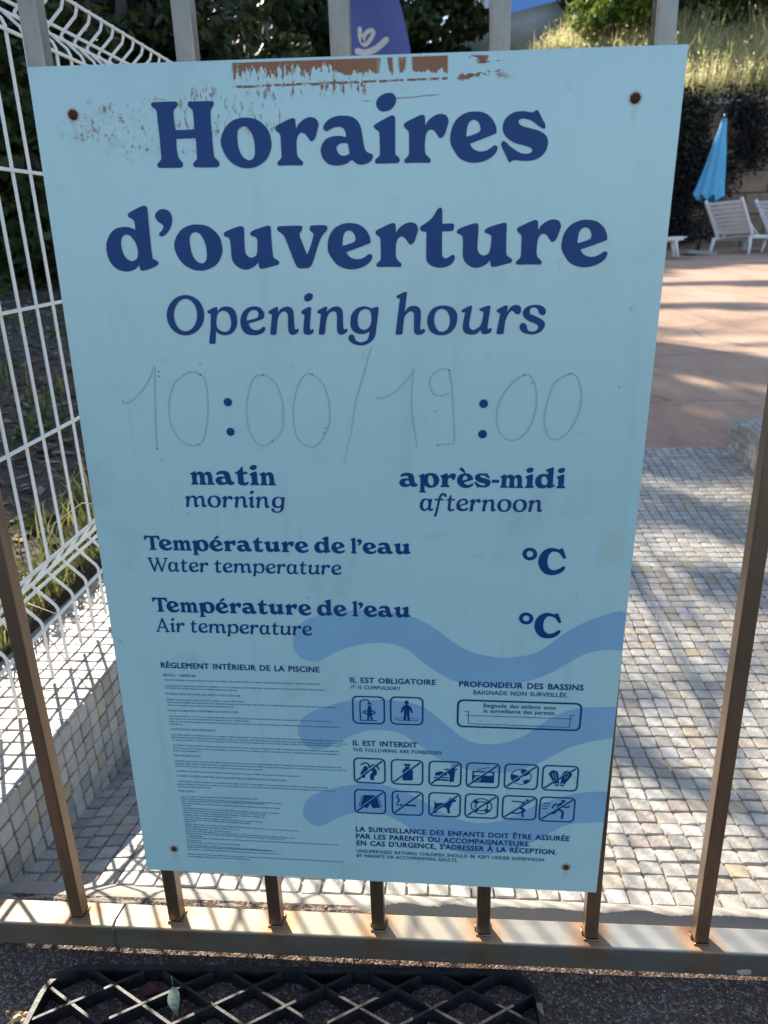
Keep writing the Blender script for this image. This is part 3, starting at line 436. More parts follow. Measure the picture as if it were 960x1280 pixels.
# ridge of mortar along the near edge of the paving
mb = MB(); nseg = 220
for i in range(nseg+1):
    x = -.52+1.54*i/nseg; w = .018+.006*noise.noise(Vector((x*22, 0, 5))); hh = .001+.0022*noise.noise(Vector((x*40, 0, 9)))
    up = min(1, max(0, (x+.075)/.05)); up = up*up*(3-2*up)*(.9+.25*noise.noise(Vector((x*30, 2, 0))))
    mb.v += [Vector((x, .1-w-.03, .010)), Vector((x, .1-w*.6-.025, .0175+hh+.014*up)), Vector((x, .083, .0115+hh*.6+.008*up)), Vector((x, .108, -.004))]
for i in range(nseg):
    for k in range(3): a = i*4+k; mb.f.append((a, a+4, a+5, a+1))
tag(mb.build('mortar_edge', MORTAR, None, True), kind='structure')

# ------------------------------------------------------------------ notice board
def smooth(pts, k=4):
    n = len(pts); out = []
    for i in range(n):
        p0, p1, p2, p3 = [Vector(pts[(i+d) % n]) for d in (-1, 0, 1, 2)]
        if (p2-p1).length < 1e-4: out.append(p1); continue
        if (p1-p0).length < 1e-4: p0 = p1-(p2-p1)
        if (p3-p2).length < 1e-4: p3 = p2+(p2-p1)
        for j in range(k):
            t = j/k
            q = .5*((2*p1)+(p2-p0)*t+(2*p0-5*p1+4*p2-p3)*t*t+(3*p1-p0-3*p2+p3)*t*t*t)
            out.append(p1*(1-t)+p2*t if False else q)
    return out
def ccw(p):
    a = sum(p[i][0]*p[(i+1) % len(p)][1]-p[(i+1) % len(p)][0]*p[i][1] for i in range(len(p)))
    return p if a > 0 else p[::-1]
def dedupe(p):
    o = []
    for q in p:
        if not o or (Vector(q)-Vector(o[-1])).length > 1e-3: o.append(Vector(q))
    while len(o) > 3 and (o[0]-o[-1]).length < 1e-3: o.pop()
    return o
def fill(shapes):
    """shapes: [(outer, [holes])] in mm -> union as triangles"""
    vs = []; fs = []; role = []
    for si, (o, hs) in enumerate(shapes):
        for hi, p in enumerate([o]+list(hs)):
            p = ccw(dedupe(p)); b = len(vs); vs += [Vector((q[0], q[1])) for q in p]; fs.append(list(range(b, b+len(p)))); role.append((si, hi > 0))
    ov, _, of, _, _, orf = delaunay_2d_cdt(vs, [], fs, 0, 1e-5)
    keep = []
    for f, orig in zip(of, orf):
        cov = {}
        for k in orig:
            si, hole = role[k]; cov.setdefault(si, [False, False])[1 if hole else 0] = True
        if any(c[0] and not c[1] for c in cov.values()): keep.append(tuple(f))
    return [(v.x, v.y) for v in ov], keep
def flat(name, shapes, lift, mat, parent, xf=None, group=4):
    """one printed part: shapes lie `lift` mm in front of the board"""
    V_ = []; F_ = []
    for g0 in shapes:                       # each entry is a glyph = list of (outer, holes)
        v, f = fill(g0); b = len(V_)
        V_ += [(x/1000, -lift/1000, y/1000) for x, y in v]
        for t in f:
            a, b2, c = [v[i] for i in t[:3]]
            cr = (b2[0]-a[0])*(c[1]-a[1])-(b2[1]-a[1])*(c[0]-a[0])
            t = t if cr > 0 else t[::-1]
            F_.append(tuple(i+b for i in t))
    return mesh_obj(name, V_, F_, mat, parent)
def xfm(gl, dx=0, dy=0, sx=1, sy=1, sk=0): return [([((x+y*sk)*sx+dx, y*sy+dy) for x, y in o], [[((x+y*sk)*sx+dx, y*sy+dy) for x, y in h] for h in hs]) for o, hs in gl]
def sm(gl, k=4): return [(smooth(o, k), [smooth(h, k) for h in hs]) for o, hs in gl]
def stroke(pts, w, taper=None, k=4, closed=False, cap=True):
    """a pen line of width w through pts -> one outline polygon (or outer+hole when closed)"""
    if not closed:
        P = [Vector(p) for p in pts]; Q = []
        for i in range(len(P)-1):
            p0 = P[i-1] if i else P[0]*2-P[1]; p1 = P[i]; p2 = P[i+1]; p3 = P[i+2] if i+2 < len(P) else P[-1]*2-P[-2]
            for j in range(k):
                t = j/k; Q.append(.5*((2*p1)+(p2-p0)*t+(2*p0-5*p1+4*p2-p3)*t*t+(3*p1-p0-3*p2+p3)*t*t*t))
        Q.append(P[-1])
    else: Q = smooth(pts, k)
    n = len(Q); L = []; R = []
    for i in range(n):
        a = Q[i-1] if (i or closed) else Q[0]; c = Q[(i+1) % n] if (i < n-1 or closed) else Q[-1]
        d = (c-a); d = d.normalized() if d.length > 1e-6 else Vector((1, 0)); nn = Vector((-d.y, d.x))
        ww = (w if not isinstance(w, (list, tuple)) else lerp(i/(n-1), [(j/(len(w)-1), x) for j, x in enumerate(w)]))/2
        L.append(Q[i]+nn*ww); R.append(Q[i]-nn*ww)
    if closed: return (R, [L]) if abs(sum(R[i].x*R[(i+1) % n].y-R[(i+1) % n].x*R[i].y for i in range(n))) > abs(sum(L[i].x*L[(i+1) % n].y-L[(i+1) % n].x*L[i].y for i in range(n))) else (L, [R])
    if cap:
        def cp(c, v0, v1):
            a0 = atan2(v0.y-c.y, v0.x-c.x); r = (v0-c).length
            return [c+Vector((cos(a0-pi*j/4), sin(a0-pi*j/4)))*r for j in (1, 2, 3)]
        return (L + cp(Q[-1], L[-1], R[-1]) + R[::-1] + cp(Q[0], R[0], L[0]), [])
    return (L + R[::-1], [])
def disc(x, y, r, ry=None, n=20): return ([(x+r*cos(2*pi*i/n), y+(ry or r)*sin(2*pi*i/n)) for i in range(n)], [])
def rrect(x0, x1, y0, y1, r, n=4):
    p = []
    for cx, cy, a0 in ((x1-r, y1-r, 0), (x0+r, y1-r, pi/2), (x0+r, y0+r, pi), (x1-r, y0+r, 3*pi/2)):
        for j in range(n+1): a = a0+pi/2*j/n; p.append((cx+r*cos(a), cy+r*sin(a)))
    return p

# printed colours
def mat_panel():
    m = M('pale_blue_enamel_with_glue_residue', rough=.32, spec=.9)
    x, y, z = m.xyz(); X = x*1000.0; Z = z*1000.0
    big = m.noise(5, 4, .6); fine = m.noise(700, 2, .6); sp = m.noise(260, 3, .65); drip = m.noise(300, 3, .7, stretch=(1, 1, .28)); wid = m.noise(70, 3, .6); cl = m.noise(30, 3, .6)
    base = m.mix(big.step(.35, .68)*.35, (.49, .735, .735), (.44, .675, .685))
    grime = (m.noise(12, 4, .7).step(.52, .72)*.22).mx(m.noise(40, 3, .6, stretch=(1, 1, .07)).step(.56, .72)*.13).mx((m.noise(55, 4, .7)).step(.6, .7)*.2); base = m.mix(grime*1.3, base, (.34, .46, .44))
    # small dark scuffs
    sc = m.voro(34, out='Distance'); scz = (sc + (fine-.5)*.04 + (cl-.5)*.12).step(.06, .025)*.42
    base = m.mix(scz, base, (.15, .24, .28))
    # brown glue strip along the top, ragged below
    inx = X.step(-80.5, -78)*X.step(69.5, 68)
    edge = 349.0 - (drip-.5)*34.0*(X.step(-6, -10)*1.0+.35) + (wid-.5)*10.0 - X.step(-12, 0)*1.5
    strip = inx*Z.step(356.4, 356.0)*((Z-edge).step(-.35, .35))
    gap = (1.0-X.step(20, 24)*X.step(47, 43)*(m.noise(160, 2, .5, stretch=(1, 1, .12)).step(.53, .45)))
    strip = strip*gap
    line = inx*((Z-342.2-X*.008+(wid-.5)*2.0).op('ABSOLUTE')).step(1.0, .5)*sp.step(.40, .5)
    below = (drip.step(.565, .61))*Z.step(332, 338)*Z.step(349.5, 346)*X.step(-72, -50)*X.step(22, 8)
    line2 = ((Z-330.0-X*.05+(wid-.5)*1.5).op('ABSOLUTE')).step(.55, .2)*X.step(8, 14)*X.step(66, 60)*cl.step(.45, .5)
    rgt = X.step(70, 73)*X.step(118, 95)*Z.step(339, 343)*Z.step(357, 355)*(m.noise(170, 3, .65, stretch=(.35, 1, 1)).step(.545, .575))
    left = (X+150.0)*(1/62.0); lz = (Z-318.0)*(1/24.0); rr = (left*left+lz*lz+(cl-.5)*1.6)
    spk = (m.noise(330, 4, .8, stretch=(.8, 1, .5)) + (m.noise(90, 3, .6)-.5)*.5).step(.565, .625)*rr.step(1.15, .35)
    l2 = (X+88.0)*(1/48.0); z2 = (Z-325.0)*(1/19.0); spk2 = (drip + (sp-.5)*.3).step(.56, .60)*((l2*l2+z2*z2)+(cl-.5)*2.0).step(1.0, .5)
    stain = ((X-207.0)*(1/14.0)*((X-207.0)*(1/14.0)) + (Z-2.0)*(1/22.0)*((Z-2.0)*(1/22.0)) + (cl-.5)*1.2).step(1.0, .1)*.3
    c0 = m.mix(stain, base, (.50, .56, .40))
    smear = (m.noise(75, 4, .75, stretch=(.6, 1, 1)).step(.5, .68))*rr.step(.95, .3)*.38
    base = m.mix(smear, c0, (.40, .33, .26))
    res = strip.mx(line).mx(below).mx(rgt).mx(spk*.85).mx(spk2*.8).mx(line2*.8)
    brown = m.mix(sp.step(.4, .62), (.36, .13, .04), (.25, .085, .03))
    stripc = m.mix(strip, brown, m.mix(m.noise(8, 2, .5, stretch=(1, 1, .1)).step(.45, .55), (.34, .125, .042), (.42, .155, .045)))
    c = m.mix(res, base, stripc)
    # pale worn halo where the film has come off
    halo = (X.step(-84, -76)*X.step(118, 80)*Z.step(333, 343)*sp.step(.45, .6))*.22
    c = m.mix(halo*(1.0-res), c, (.56, .70, .70))
    # rust run below each screw
    run = None
    for sx_, sz_ in SCREWS:
        r = ((X-sx_).op('ABSOLUTE')).step(3.4, .4)*((Z-sz_).step(1.0, -1.0))*((Z-sz_+17.0).step(-4.0, 14.0))*.32
        d = ((X-sx_)*(X-sx_)+(Z-sz_)*(Z-sz_)).op('SQRT'); r = r.mx(d.step(5.6, 3.6)*.8)
        run = r if run is None else run.mx(r)
    c = m.mix(run, c, (.40, .27, .15))
    m.t.links.new(((1.0-res)*.75).k, m.b.inputs['Coat Weight']); m.b.inputs['Coat IOR'].default_value = 1.65; m.b.inputs['Coat Roughness'].default_value = .3
    m.color(c); m.rough(((fine*.12)+(big*.14)+res*.3).op('ADD', .24)); m.bump(fine*.4+res*1.0, .12, .0008); return m
PANEL = mat_panel()
def ink(name, c, r=.4):
    m = M(name, c, r, spec=.32); n = m.noise(14, 4, .6)
    m.color(m.mix(n.step(.4, .7)*.25, c, tuple(min(1, v*1.25+.012) for v in c))); return m
NAVY = ink('navy_print', (.003, .052, .20)); WAVE = ink('wave_print', (.265, .46, .63), .34)
PEN = ink('faded_marker', (.35, .545, .565), .4); PEN2 = ink('marker_blot', (.03, .12, .15), .5); TEXTB = ink('small_print', (.045, .09, .24), .45)

SX, SZ, SW, SH, ROT = SIGN
board = empty('notice_board', (SX, -.005+.0015, SZ)); board.rotation_euler = (0, -ROT, 0)
tag(board, 'pale blue swimming pool opening hours board with navy lettering screwed to the gate', 'sign')
MB().box(-SW/2, SW/2, 0, .003, -SH/2, SH/2, .0003).build('panel', PANEL, board)
MB().box(-SW/2+.0002, SW/2-.0002, .0005, .0028, -SH/2-.0002, -SH/2+.0001, 0).build('panel_edge', M('sheet_edge', (.62, .66, .66), .4, .3), board)
# waves
for wv in WAVES:
    n = len(wv); p = [wv[0], wv[0]]+wv[1:]
    half = next(i for i in range(1, n) if wv[i][0] < wv[i-1][0]-.01 and wv[i][1] < wv[i-1][1]-3 or i == n-1)
    pts = smooth(wv, 4); xr = max(a[0] for a in wv)
    pts = [(min(a[0], SW*500-.3), a[1]) for a in pts]
    # carry the right end out to the edge of the sheet
    top_end = [i for i, a in enumerate(wv) if a[0] == xr][0]
    pts = smooth(wv[:top_end+1]+[(SW*500-.3, wv[top_end][1]+.2), (SW*500-.3, wv[top_end][1]+.2), (SW*500-.3, wv[top_end+1][1]), (SW*500-.3, wv[top_end+1][1])]+wv[top_end+1:], 4)
    pts = [(min(a[0], SW*500-.3), a[1]) for a in pts]
    flat('wave_band', [[(pts, [])]], .15, WAVE, board)
def glyphs(table, big): return [sm(xfm(table[k], x, y)) for k, x, y in big]
flat('title_lettering', glyphs(BOLD, [g for g in BIG_BOLD if g[2] > 280]), .4, NAVY, board)
flat('title_lettering', glyphs(BOLD, [g for g in BIG_BOLD if 200 < g[2] < 280]), .4, NAVY, board)
flat('subtitle_lettering', glyphs(ITAL, BIG_ITAL), .4, NAVY, board)
for g_ in [g for g in BIG_BOLD if g[2] < 0]: flat('degree_symbol', glyphs(BOLD, [g_]), .4, NAVY, board)

# --- small serif alphabet, x-height 1
def norm(gl, h): return xfm(gl, 0, 0, 1/h, 1/h)
FB = {k: norm(v, XHB) for k, v in BOLD.items()}; FI = {k: norm(v, XHI) for k, v in ITAL.items()}
nB = [(0, .82), (.02, .87), (.27, .99), (.36, .98), (.39, .90), (.395, .84), (.395, .84), (.5, .94), (.66, 1.0), (.84, .94), (.93, .75), (.95, .45), (.96, .2), (1.0, .12), (1.08, .06), (1.07, 0), (1.0, -.01), (.62, -.01), (.56, .02), (.58, .08), (.63, .14), (.645, .3), (.64, .55), (.6, .72), (.52, .76), (.44, .7), (.41, .5), (.42, .2), (.45, .12), (.51, .07), (.5, 0), (.44, -.01), (.06, -.01), (.0, .02), (.01, .08), (.08, .14), (.1, .3), (.1, .6), (.09, .72), (.02, .76)]
FB['n'] = [(nB, [])]
FB['m'] = [(nB, []), ([(x*.98+.55, y) for x, y in nB[6:32]] + [(.66, .03), (.66, .5)], [])]
FB['p'] = xfm(FB['o'], .24, 0, .92, 1) + [([(0, .82), (.02, .87), (.27, .99), (.36, .98), (.4, .9), (.4, .7), (.4, .2), (.4, -.25), (.46, -.33), (.52, -.38), (.5, -.43), (.04, -.43), (.0, -.4), (.02, -.34), (.09, -.28), (.1, .2), (.1, .6), (.09, .72), (.02, .76)], [])]
FB['l'] = [([(0, 1.28), (.02, 1.34), (.27, 1.46), (.37, 1.45), (.4, 1.36), (.4, .3), (.42, .15), (.5, .07), (.5, 0), (.44, -.01), (.05, -.01), (0, .02), (.01, .08), (.08, .15), (.1, .3), (.1, 1.1), (.09, 1.2), (.02, 1.23)], [])]
FB['T'] = [([(0, 1.3), (.04, 1.38), (.3, 1.36), (1.0, 1.36), (1.24, 1.38), (1.3, 1.3), (1.34, .98), (1.28, .94), (1.2, .98), (1.08, 1.16), (.84, 1.18), (.83, 1.1), (.83, .3), (.85, .15), (.96, .07), (.95, 0), (.88, -.01), (.4, -.01), (.34, .02), (.35, .08), (.46, .15), (.49, .3), (.49, 1.1), (.48, 1.18), (.24, 1.16), (.1, .98), (.02, .94), (-.04, .98)], [])]
FB['-'] = [(rrect(0, .5, .36, .6, .06), [])]
FB['é'] = FB['e'] + [([(.42, 1.12), (.5, 1.08), (.86, 1.3), (.84, 1.4), (.72, 1.46), (.62, 1.4)], [])]
FB['è'] = FB['e'] + [([(.58, 1.12), (.5, 1.08), (.16, 1.34), (.2, 1.44), (.32, 1.48), (.42, 1.42)], [])]
nI = ITAL['n']
FI['m'] = FI['n'] + xfm(FI['n'], .57, 0)
def st(*a, **k): return stroke(*a, **k)
FI['m'] = [FI['n'][0], ([(x+.62, y) for x, y in FI['n'][0][0][5:29]] + [(.72, .02), (.76, .5)], [])]
FI['a'] = [([(x, y) for x, y in [(0, .44), (.04, .7), (.2, .94), (.46, 1.02), (.64, .97), (.72, .93), (.88, .99), (.96, .98), (.96, .9), (.88, .35), (.88, .2), (.93, .16), (1.02, .2), (1.08, .15), (1.0, .03), (.84, -.02), (.7, .06), (.68, .14), (.68, .14), (.5, .0), (.32, -.03), (.1, .08), (.01, .28)]], [[(.24, .38), (.27, .62), (.38, .84), (.5, .9), (.62, .84), (.68, .62), (.66, .38), (.56, .2), (.42, .13), (.29, .2)]])]
FI['t'] = [([(0, .84), (.02, .92), (.2, 1.0), (.3, 1.2), (.36, 1.3), (.44, 1.28), (.44, 1.0), (.44, 1.0), (.7, 1.0), (.73, .94), (.7, .88), (.43, .87), (.43, .87), (.38, .3), (.4, .18), (.48, .14), (.62, .2), (.7, .17), (.66, .08), (.5, -.02), (.32, -.02), (.19, .06), (.15, .22), (.2, .86), (.2, .86), (.04, .86), (.0, .84)], [])]
FI['f'] = [st([(.1, -.42), (.22, .0), (.36, .7), (.46, 1.12), (.62, 1.36), (.82, 1.36), (.9, 1.24)], .18), st([(.08, .93), (.7, .93)], .13), disc(.88, 1.22, .09, n=10)]
FI['W'] = [st([(.12, 1.34), (.5, .04)], .2), st([(.5, .04), (.92, 1.3)], .13), st([(.86, 1.3), (1.2, .04)], .2), st([(1.2, .04), (1.72, 1.34)], .13), st([(-.04, 1.36), (.34, 1.36)], .11), st([(1.5, 1.36), (1.86, 1.36)], .11), st([(.7, 1.36), (1.0, 1.36)], .11)]
FI['A'] = [st([(.14, .04), (.72, 1.38)], .13), st([(.72, 1.38), (1.14, .04)], .2), st([(.34, .48), (1.0, .48)], .12), st([(0, .04), (.34, .04)], .1), st([(.92, .04), (1.34, .04)], .1)]
CURV = {'f', 'W', 'A', '-'}
def adv(table, ch): return max(p[0] for o, _ in table[ch] for p in o)
KERN = {('T', 'e'): -.2, ('W', 'a'): -.18, ('r', 'a'): -.03, ("l", "'"): -.06, ("'", 'e'): -.04, ('f', 't'): -.16, ('a', 'f'): -.06}
def text_run(style, txt, x0, y0, x1, h):
    T = FB if style == 'B' else FI; gap = .075 if style == 'B' else .10; cur = 0; out = []; prev = None
    lift = .42 if style == 'B' else 0
    for ch in txt:
        if ch == ' ': cur += .42; prev = None; continue
        cur += KERN.get((prev, ch), 0); gl = T[ch]
        if ch == "'" : gl = xfm(gl, 0, -.04, .95, .95)
        out.append((ch, gl, cur)); cur += adv(T, ch) + gap; prev = ch
    w = cur-gap; sx_ = (x1-x0)/w
    res = []
    for ch, gl, c in out:
        g_ = xfm(gl, x0+c*sx_, y0, sx_, h)
        res.append(g_ if ch in CURV and T is FI else sm(g_, 3))
    return flat('lettering', res, .4, NAVY, board)
for r_ in RUNS: text_run(*r_)

# --- sans lettering with the built-in font
def sans_run(_s, txt, x0, y0, x1, h, mat=None, bold=.022):
    cu = bpy.data.curves.new('t', 'FONT'); cu.body = txt; cu.size = 1.0; cu.resolution_u = 2; cu.offset = 0; cu.space_character = 1.06; cu.space_word = 1.35
    o = bpy.data.objects.new('t', cu); COL.objects.link(o); bpy.context.view_layer.update()
    dg = bpy.context.evaluated_depsgraph_get(); me = bpy.data.meshes.new_from_object(o.evaluated_get(dg))
    bpy.data.objects.remove(o); xs = [v.co.x for v in me.vertices]
    cap = 0.73; a, b_ = min(xs), max(xs)
    me2 = []; fs = []; d = bold*h/cap
    for i, (ex, ey) in enumerate(((-d, -d*.7), (d, -d*.7), (-d, d*.7), (d, d*.7), (0, 0))):   # four offset passes thicken the strokes
        k = len(me2); me2 += [((x0+ex+(v.co.x-a)/(b_-a)*(x1-x0))/1000, -.0004-.000004*i, (y0+ey+v.co.y/cap*h)/1000) for v in me.vertices]
        fs += [tuple(q+k for q in p.vertices) for p in me.polygons]
    return mesh_obj('lettering', me2, fs, mat or NAVY, board)
for r_ in SANS: sans_run(*r_, bold=.011 if r_[5] < 4.6 else .026)

# --- the page of rules: far too small to read, set as rows of tiny letter strokes
rnd = random.Random(3); V_ = []; F_ = []
def tick(x0, x1, y0, y1):
    b = len(V_); V_.extend([(x0/1000, -.0004, y0/1000), (x1/1000, -.0004, y0/1000), (x1/1000, -.0004, y1/1000), (x0/1000, -.0004, y1/1000)]); F_.append((b, b+1, b+2, b+3))
for hd, x0, y0, x1, y1 in ROWS[1:]:
    L_ = x1-x0; h = 1.75 if hd else 1.45; x = 0; word = rnd.randint(2, 9)
    while x < L_-.5:
        w = rnd.uniform(.22, .36); yb = y0+(y1-y0)*x/L_
        hh = h*(1 if hd else rnd.choice((.72, .72, .72, 1.0)))
        s_ = rnd.random()
        if s_ < .5: tick(x0+x, x0+x+w, yb, yb+hh); x += w+rnd.uniform(.25, .4)
        else:
            tick(x0+x, x0+x+w*.8, yb, yb+hh); tick(x0+x+w*.8, x0+x+.9, yb+hh-.35, yb+hh); tick(x0+x+w*.8, x0+x+.9, yb, yb+.32); x += 1.25
        word -= 1
        if word <= 0: x += .75; word = rnd.randint(2, 9)
o = mesh_obj('small_print', V_, F_, TEXTB, board); o['kind'] = 'stuff'

# --- handwriting, blots, printed colons
for i, h_ in enumerate(HAND):
    wd = [1.5, 1.15, .9, 1.3, 1.1, .8] if i != 5 else [.8, 1.3, .9, .6, .5]
    flat('pen_stroke', [[stroke(h_, wd)]], .3+.002*i, PEN, board)
for x, y in BLOTS: flat('pen_dot', [[disc(x, y, .7, .6, 10)]], .36, PEN2, board)
for x, y in DOTS: flat('colon_dot', [[disc(x, y, 3.4, 3.4, 24)]], .4, NAVY, board)

# --- depth box and pictograms
bx = BOX; cxm = sum(p[0] for p in bx)/4; cym = sum(p[1] for p in bx)/4; bw = (bx[1][0]-bx[0][0]+bx[2][0]-bx[3][0])/2; bh = (bx[0][1]-bx[3][1]+bx[1][1]-bx[2][1])/2
ring = (rrect(cxm-bw/2, cxm+bw/2, cym-bh/2, cym+bh/2, 5.5), [rrect(cxm-bw/2+1.7, cxm+bw/2-1.7, cym-bh/2+1.7, cym+bh/2-1.7, 4.2)])
flat('depth_box', [[ring]], .4, NAVY, board)
pl = POOL
flat('pool_section', [[stroke([pl[0], pl[1]], .55, cap=False), stroke([pl[2], pl[3]], .55, cap=False), stroke([pl[3], pl[4]], .55, cap=False), stroke([pl[4], pl[5]], .55, cap=False), stroke([pl[5], (pl[5][0]+4, pl[5][1])], .55, cap=False), stroke([pl[2], (pl[2][0]-4, pl[2][1])], .55, cap=False)]], .41, NAVY, board)
P = lambda *a: (list(a), [])
def person_dots(): return []
PIC = []
# shower / footbath
PIC.append([stroke([(-26, -34), (-26, 22), (-20, 34), (-4, 36), (2, 26)], 4), P((-6, 20), (12, 20), (6, 27), (0, 27)), disc(3, 11, 6, n=12), stroke([(3, 2), (3, -14)], 15, cap=True), stroke([(-8, -2), (-16, -8), (-4, -14)], 4.5), stroke([(14, -2), (20, -8), (10, -14)], 4.5), stroke([(-1, -14), (-2, -33)], 6), stroke([(7, -14), (9, -33)], 6), stroke([(-28, -36), (24, -36)], 3.2)])
PIC.append([disc(0, 30, 6.5, n=12), stroke([(0, 15), (0, -2)], 18), stroke([(-10, 14), (-16, -4)], 6), stroke([(10, 14), (16, -4)], 6), stroke([(-4, -4), (-6, -31)], 8), stroke([(4, -4), (6, -31)], 8), stroke([(-34, -22), (-30, -32), (30, -32), (34, -22)], 2), stroke([(-26, -26), (-18, -24), (-10, -27)], 1.6), stroke([(12, -27), (20, -24), (28, -27)], 1.6)])
# flip-flops
PIC.append([stroke([(-12, 12), (-14, 0), (-22, -12), (-20, -22)], [13, 17, 14, 13]), stroke([(14, 4), (16, -8), (8, -18), (8, -30)], [13, 16, 13, 13]), stroke([(-26, 22), (-14, 30), (-4, 26), (0, 12)], 5), stroke([(2, 16), (14, 24), (24, 18), (30, 6)], 5)])
# bottle
PIC.append([(rrect(-8, 10, 24, 32, 2), []), P((-6, 22), (8, 22), (8, 16), (18, 8), (18, -30), (-14, -32), (-14, 8), (-6, 16)), P((-10, 30), (-4, 30), (-4, 26), (-10, 26))])
# burger and cup
PIC.append([P((-32, -8), (-28, 4), (-14, 9), (2, 5), (8, -6)), stroke([(-32, -15), (10, -14)], 4.5), stroke([(-30, -24), (8, -24)], 6), P((4, 20), (32, 22), (27, -30), (12, -30), (15, -10), (8, 6)), stroke([(18, 22), (22, 32), (30, 36)], 2.6), stroke([(0, 16), (36, 19)], 4)])
# radio
PIC.append([(rrect(-32, 34, -28, 16, 3), [rrect(-27, 29, -2, 10, 1)]), stroke([(-16, 20), (18, 32)], 2.4), stroke([(-8, 17), (18, 30)], 2.2)])
PIC[-1] = [(rrect(-32, 34, -28, 16, 3), [rrect(-27, 29, 0, 11, 1), disc(-16, -14, 10.5, n=14)[0]]), disc(-16, -14, 7, n=14), stroke([(-16, 20), (18, 32)], 2.4)]
# beach ball
PIC.append([stroke([(30*cos(a), 29*sin(a)) for a in [2*pi*i/16 for i in range(16)]], 2.6, closed=True, k=2), P((-29, 8), (-14, 6), (0, 0), (-4, -12), (-14, -20), (-24, -16), (-29, -4)), P((0, 29), (16, 25), (26, 14), (12, 2), (2, 8), (-2, 20)), P((6, -14), (24, -8), (22, -19), (10, -27))])
# fins
def fin(s, cx): return [(P((cx-5*s, -28), (cx+3*s, -32), (cx+8*s, -20), (cx+25*s, 12), (cx+24*s, 22), (cx+14*s, 30), (cx+3*s, 27), (cx-1*s, 18), (cx-5*s, -18))[0], [disc(cx+1*s, -22, 3.6, n=10)[0], [(cx+4*s, 0), (cx+6*s, 0), (cx+9*s, 22), (cx+7*s, 22)], [(cx+9*s, -1), (cx+11*s, -1), (cx+17*s, 18), (cx+15*s, 19)]])]
PIC.append(fin(-1, -7) + fin(1, 7))
# swimming shorts
PIC.append([P((-20, 26), (20, 26), (32, -22), (8, -26), (0, -6), (-8, -26), (-32, -22)), stroke([(-36, -22), (-25, 24)], 2.2), stroke([(36, -22), (25, 24)], 2.2)])
# cigarette
PIC.append([stroke([(-26, -8), (28, -8)], 6.5, cap=False), P((-36, -5), (-29, -5), (-29, -11), (-36, -11)), stroke([(-32, 2), (-26, 12), (-33, 22), (-30, 34)], [6, 5, 5, 3])])
# dog
PIC.append([P((-34, 18), (-27, 6), (8, 8), (12, 20), (18, 30), (24, 24), (36, 22), (36, 16), (24, 10), (20, -4), (16, -14), (18, -34), (10, -34), (8, -16), (2, -10), (-14, -10), (-22, -18), (-26, -34), (-34, -34), (-32, -8), (-31, 4))])
# lifebuoy
c_ = lambda r, n=18: [(r*cos(2*pi*i/n), r*.97*sin(2*pi*i/n)) for i in range(n)]
PIC.append([(c_(33), [c_(29.5)]), (c_(20), [c_(16.5)])] + [stroke([(18*cos(a), 18*sin(a)), (31*cos(a), 31*sin(a))], 13, cap=False) for a in (pi*.25, pi*.75, pi*1.25, pi*1.75)])
# jumping figure
PIC.append([disc(22, 31, 5, n=10), stroke([(-22, 26), (4, 24), (12, 22)], 4.5), stroke([(14, 24), (4, 6), (4, 2)], 7), stroke([(4, 2), (16, -8), (10, -20), (12, -36)], 5.5), stroke([(2, 0), (10, -12), (-4, -22), (-22, -22)], 5)])
# running figure
PIC.append([disc(16, 33, 6, n=10), stroke([(10, 22), (2, 2)], 12), stroke([(10, 20), (22, 10), (34, 14)], 5.5), stroke([(8, 18), (-6, 20), (-14, 6)], 5.5), stroke([(4, 0), (16, -8), (16, -34)], 7), stroke([(0, 0), (-8, -14), (-24, -16)], 7), stroke([(-40, 22), (-20, 22)], 3.2), stroke([(-42, 12), (-24, 12)], 3.2), stroke([(-42, 2), (-28, 2)], 3.2)])
for k, (cx, cy, w, h) in enumerate(ICONS):
    s_ = h/100*1.02; sx_ = w/100; lw_ = 1.45
    fr_ = (rrect(cx-w/2, cx+w/2, cy-h/2, cy+h/2, 5), [rrect(cx-w/2+lw_, cx+w/2-lw_, cy-h/2+lw_, cy+h/2-lw_, 3.8)])
    body = xfm(PIC[k], cx, cy, sx_*.98, s_)
    o = flat('pictogram', [[fr_]+body], .40, NAVY, board)
    if k >= 2:
        a, b_ = Vector((cx-w/2+3, cy-h/2+3)), Vector((cx+w/2-3, cy+h/2-3))
        flat('slash', [[stroke([a, b_], 1.5, cap=False)]], .44, NAVY, o)
        o2 = flat('slash_gap', [[stroke([a+(b_-a)*.17+Vector((-.95, .95)), a+(b_-a)*.83+Vector((-.95, .95))], .55, cap=False)]], .42, WAVE if k in (7, 8, 9, 10, 12) else PANEL, o)
# rusty screws
RUST = M('rusty_iron', (.10, .03, .015), .85, .1); _n = RUST.noise(600, 4, .7); RUST.color(RUST.ramp(_n, [(.35, (.035, .012, .009)), (.6, (.14, .045, .02)), (.75, (.25, .10, .04))])); RUST.bump(_n, .9, .001)
for i, (x, y) in enumerate(SCREWS):
    r = .0034 if i < 2 else .0027
    mb = MB(); n = 14
    for rr, yy in ((1, 0), (.98, -.0008), (.7, -.0016), (.0001, -.0019)):
        for j in range(n): mb.v.append(Vector((x/1000+cos(2*pi*j/n)*r*rr*(1+.06*sin(j*2.3+i)), yy-.0001, y/1000+sin(2*pi*j/n)*r*rr*(1+.06*cos(j*3.1+i)))))
    for a in range(3):
        for j in range(n): mb.f.append((a*n+j, a*n+(j+1) % n, (a+1)*n+(j+1) % n, (a+1)*n+j))
    mb.build('screw', RUST, board, True)

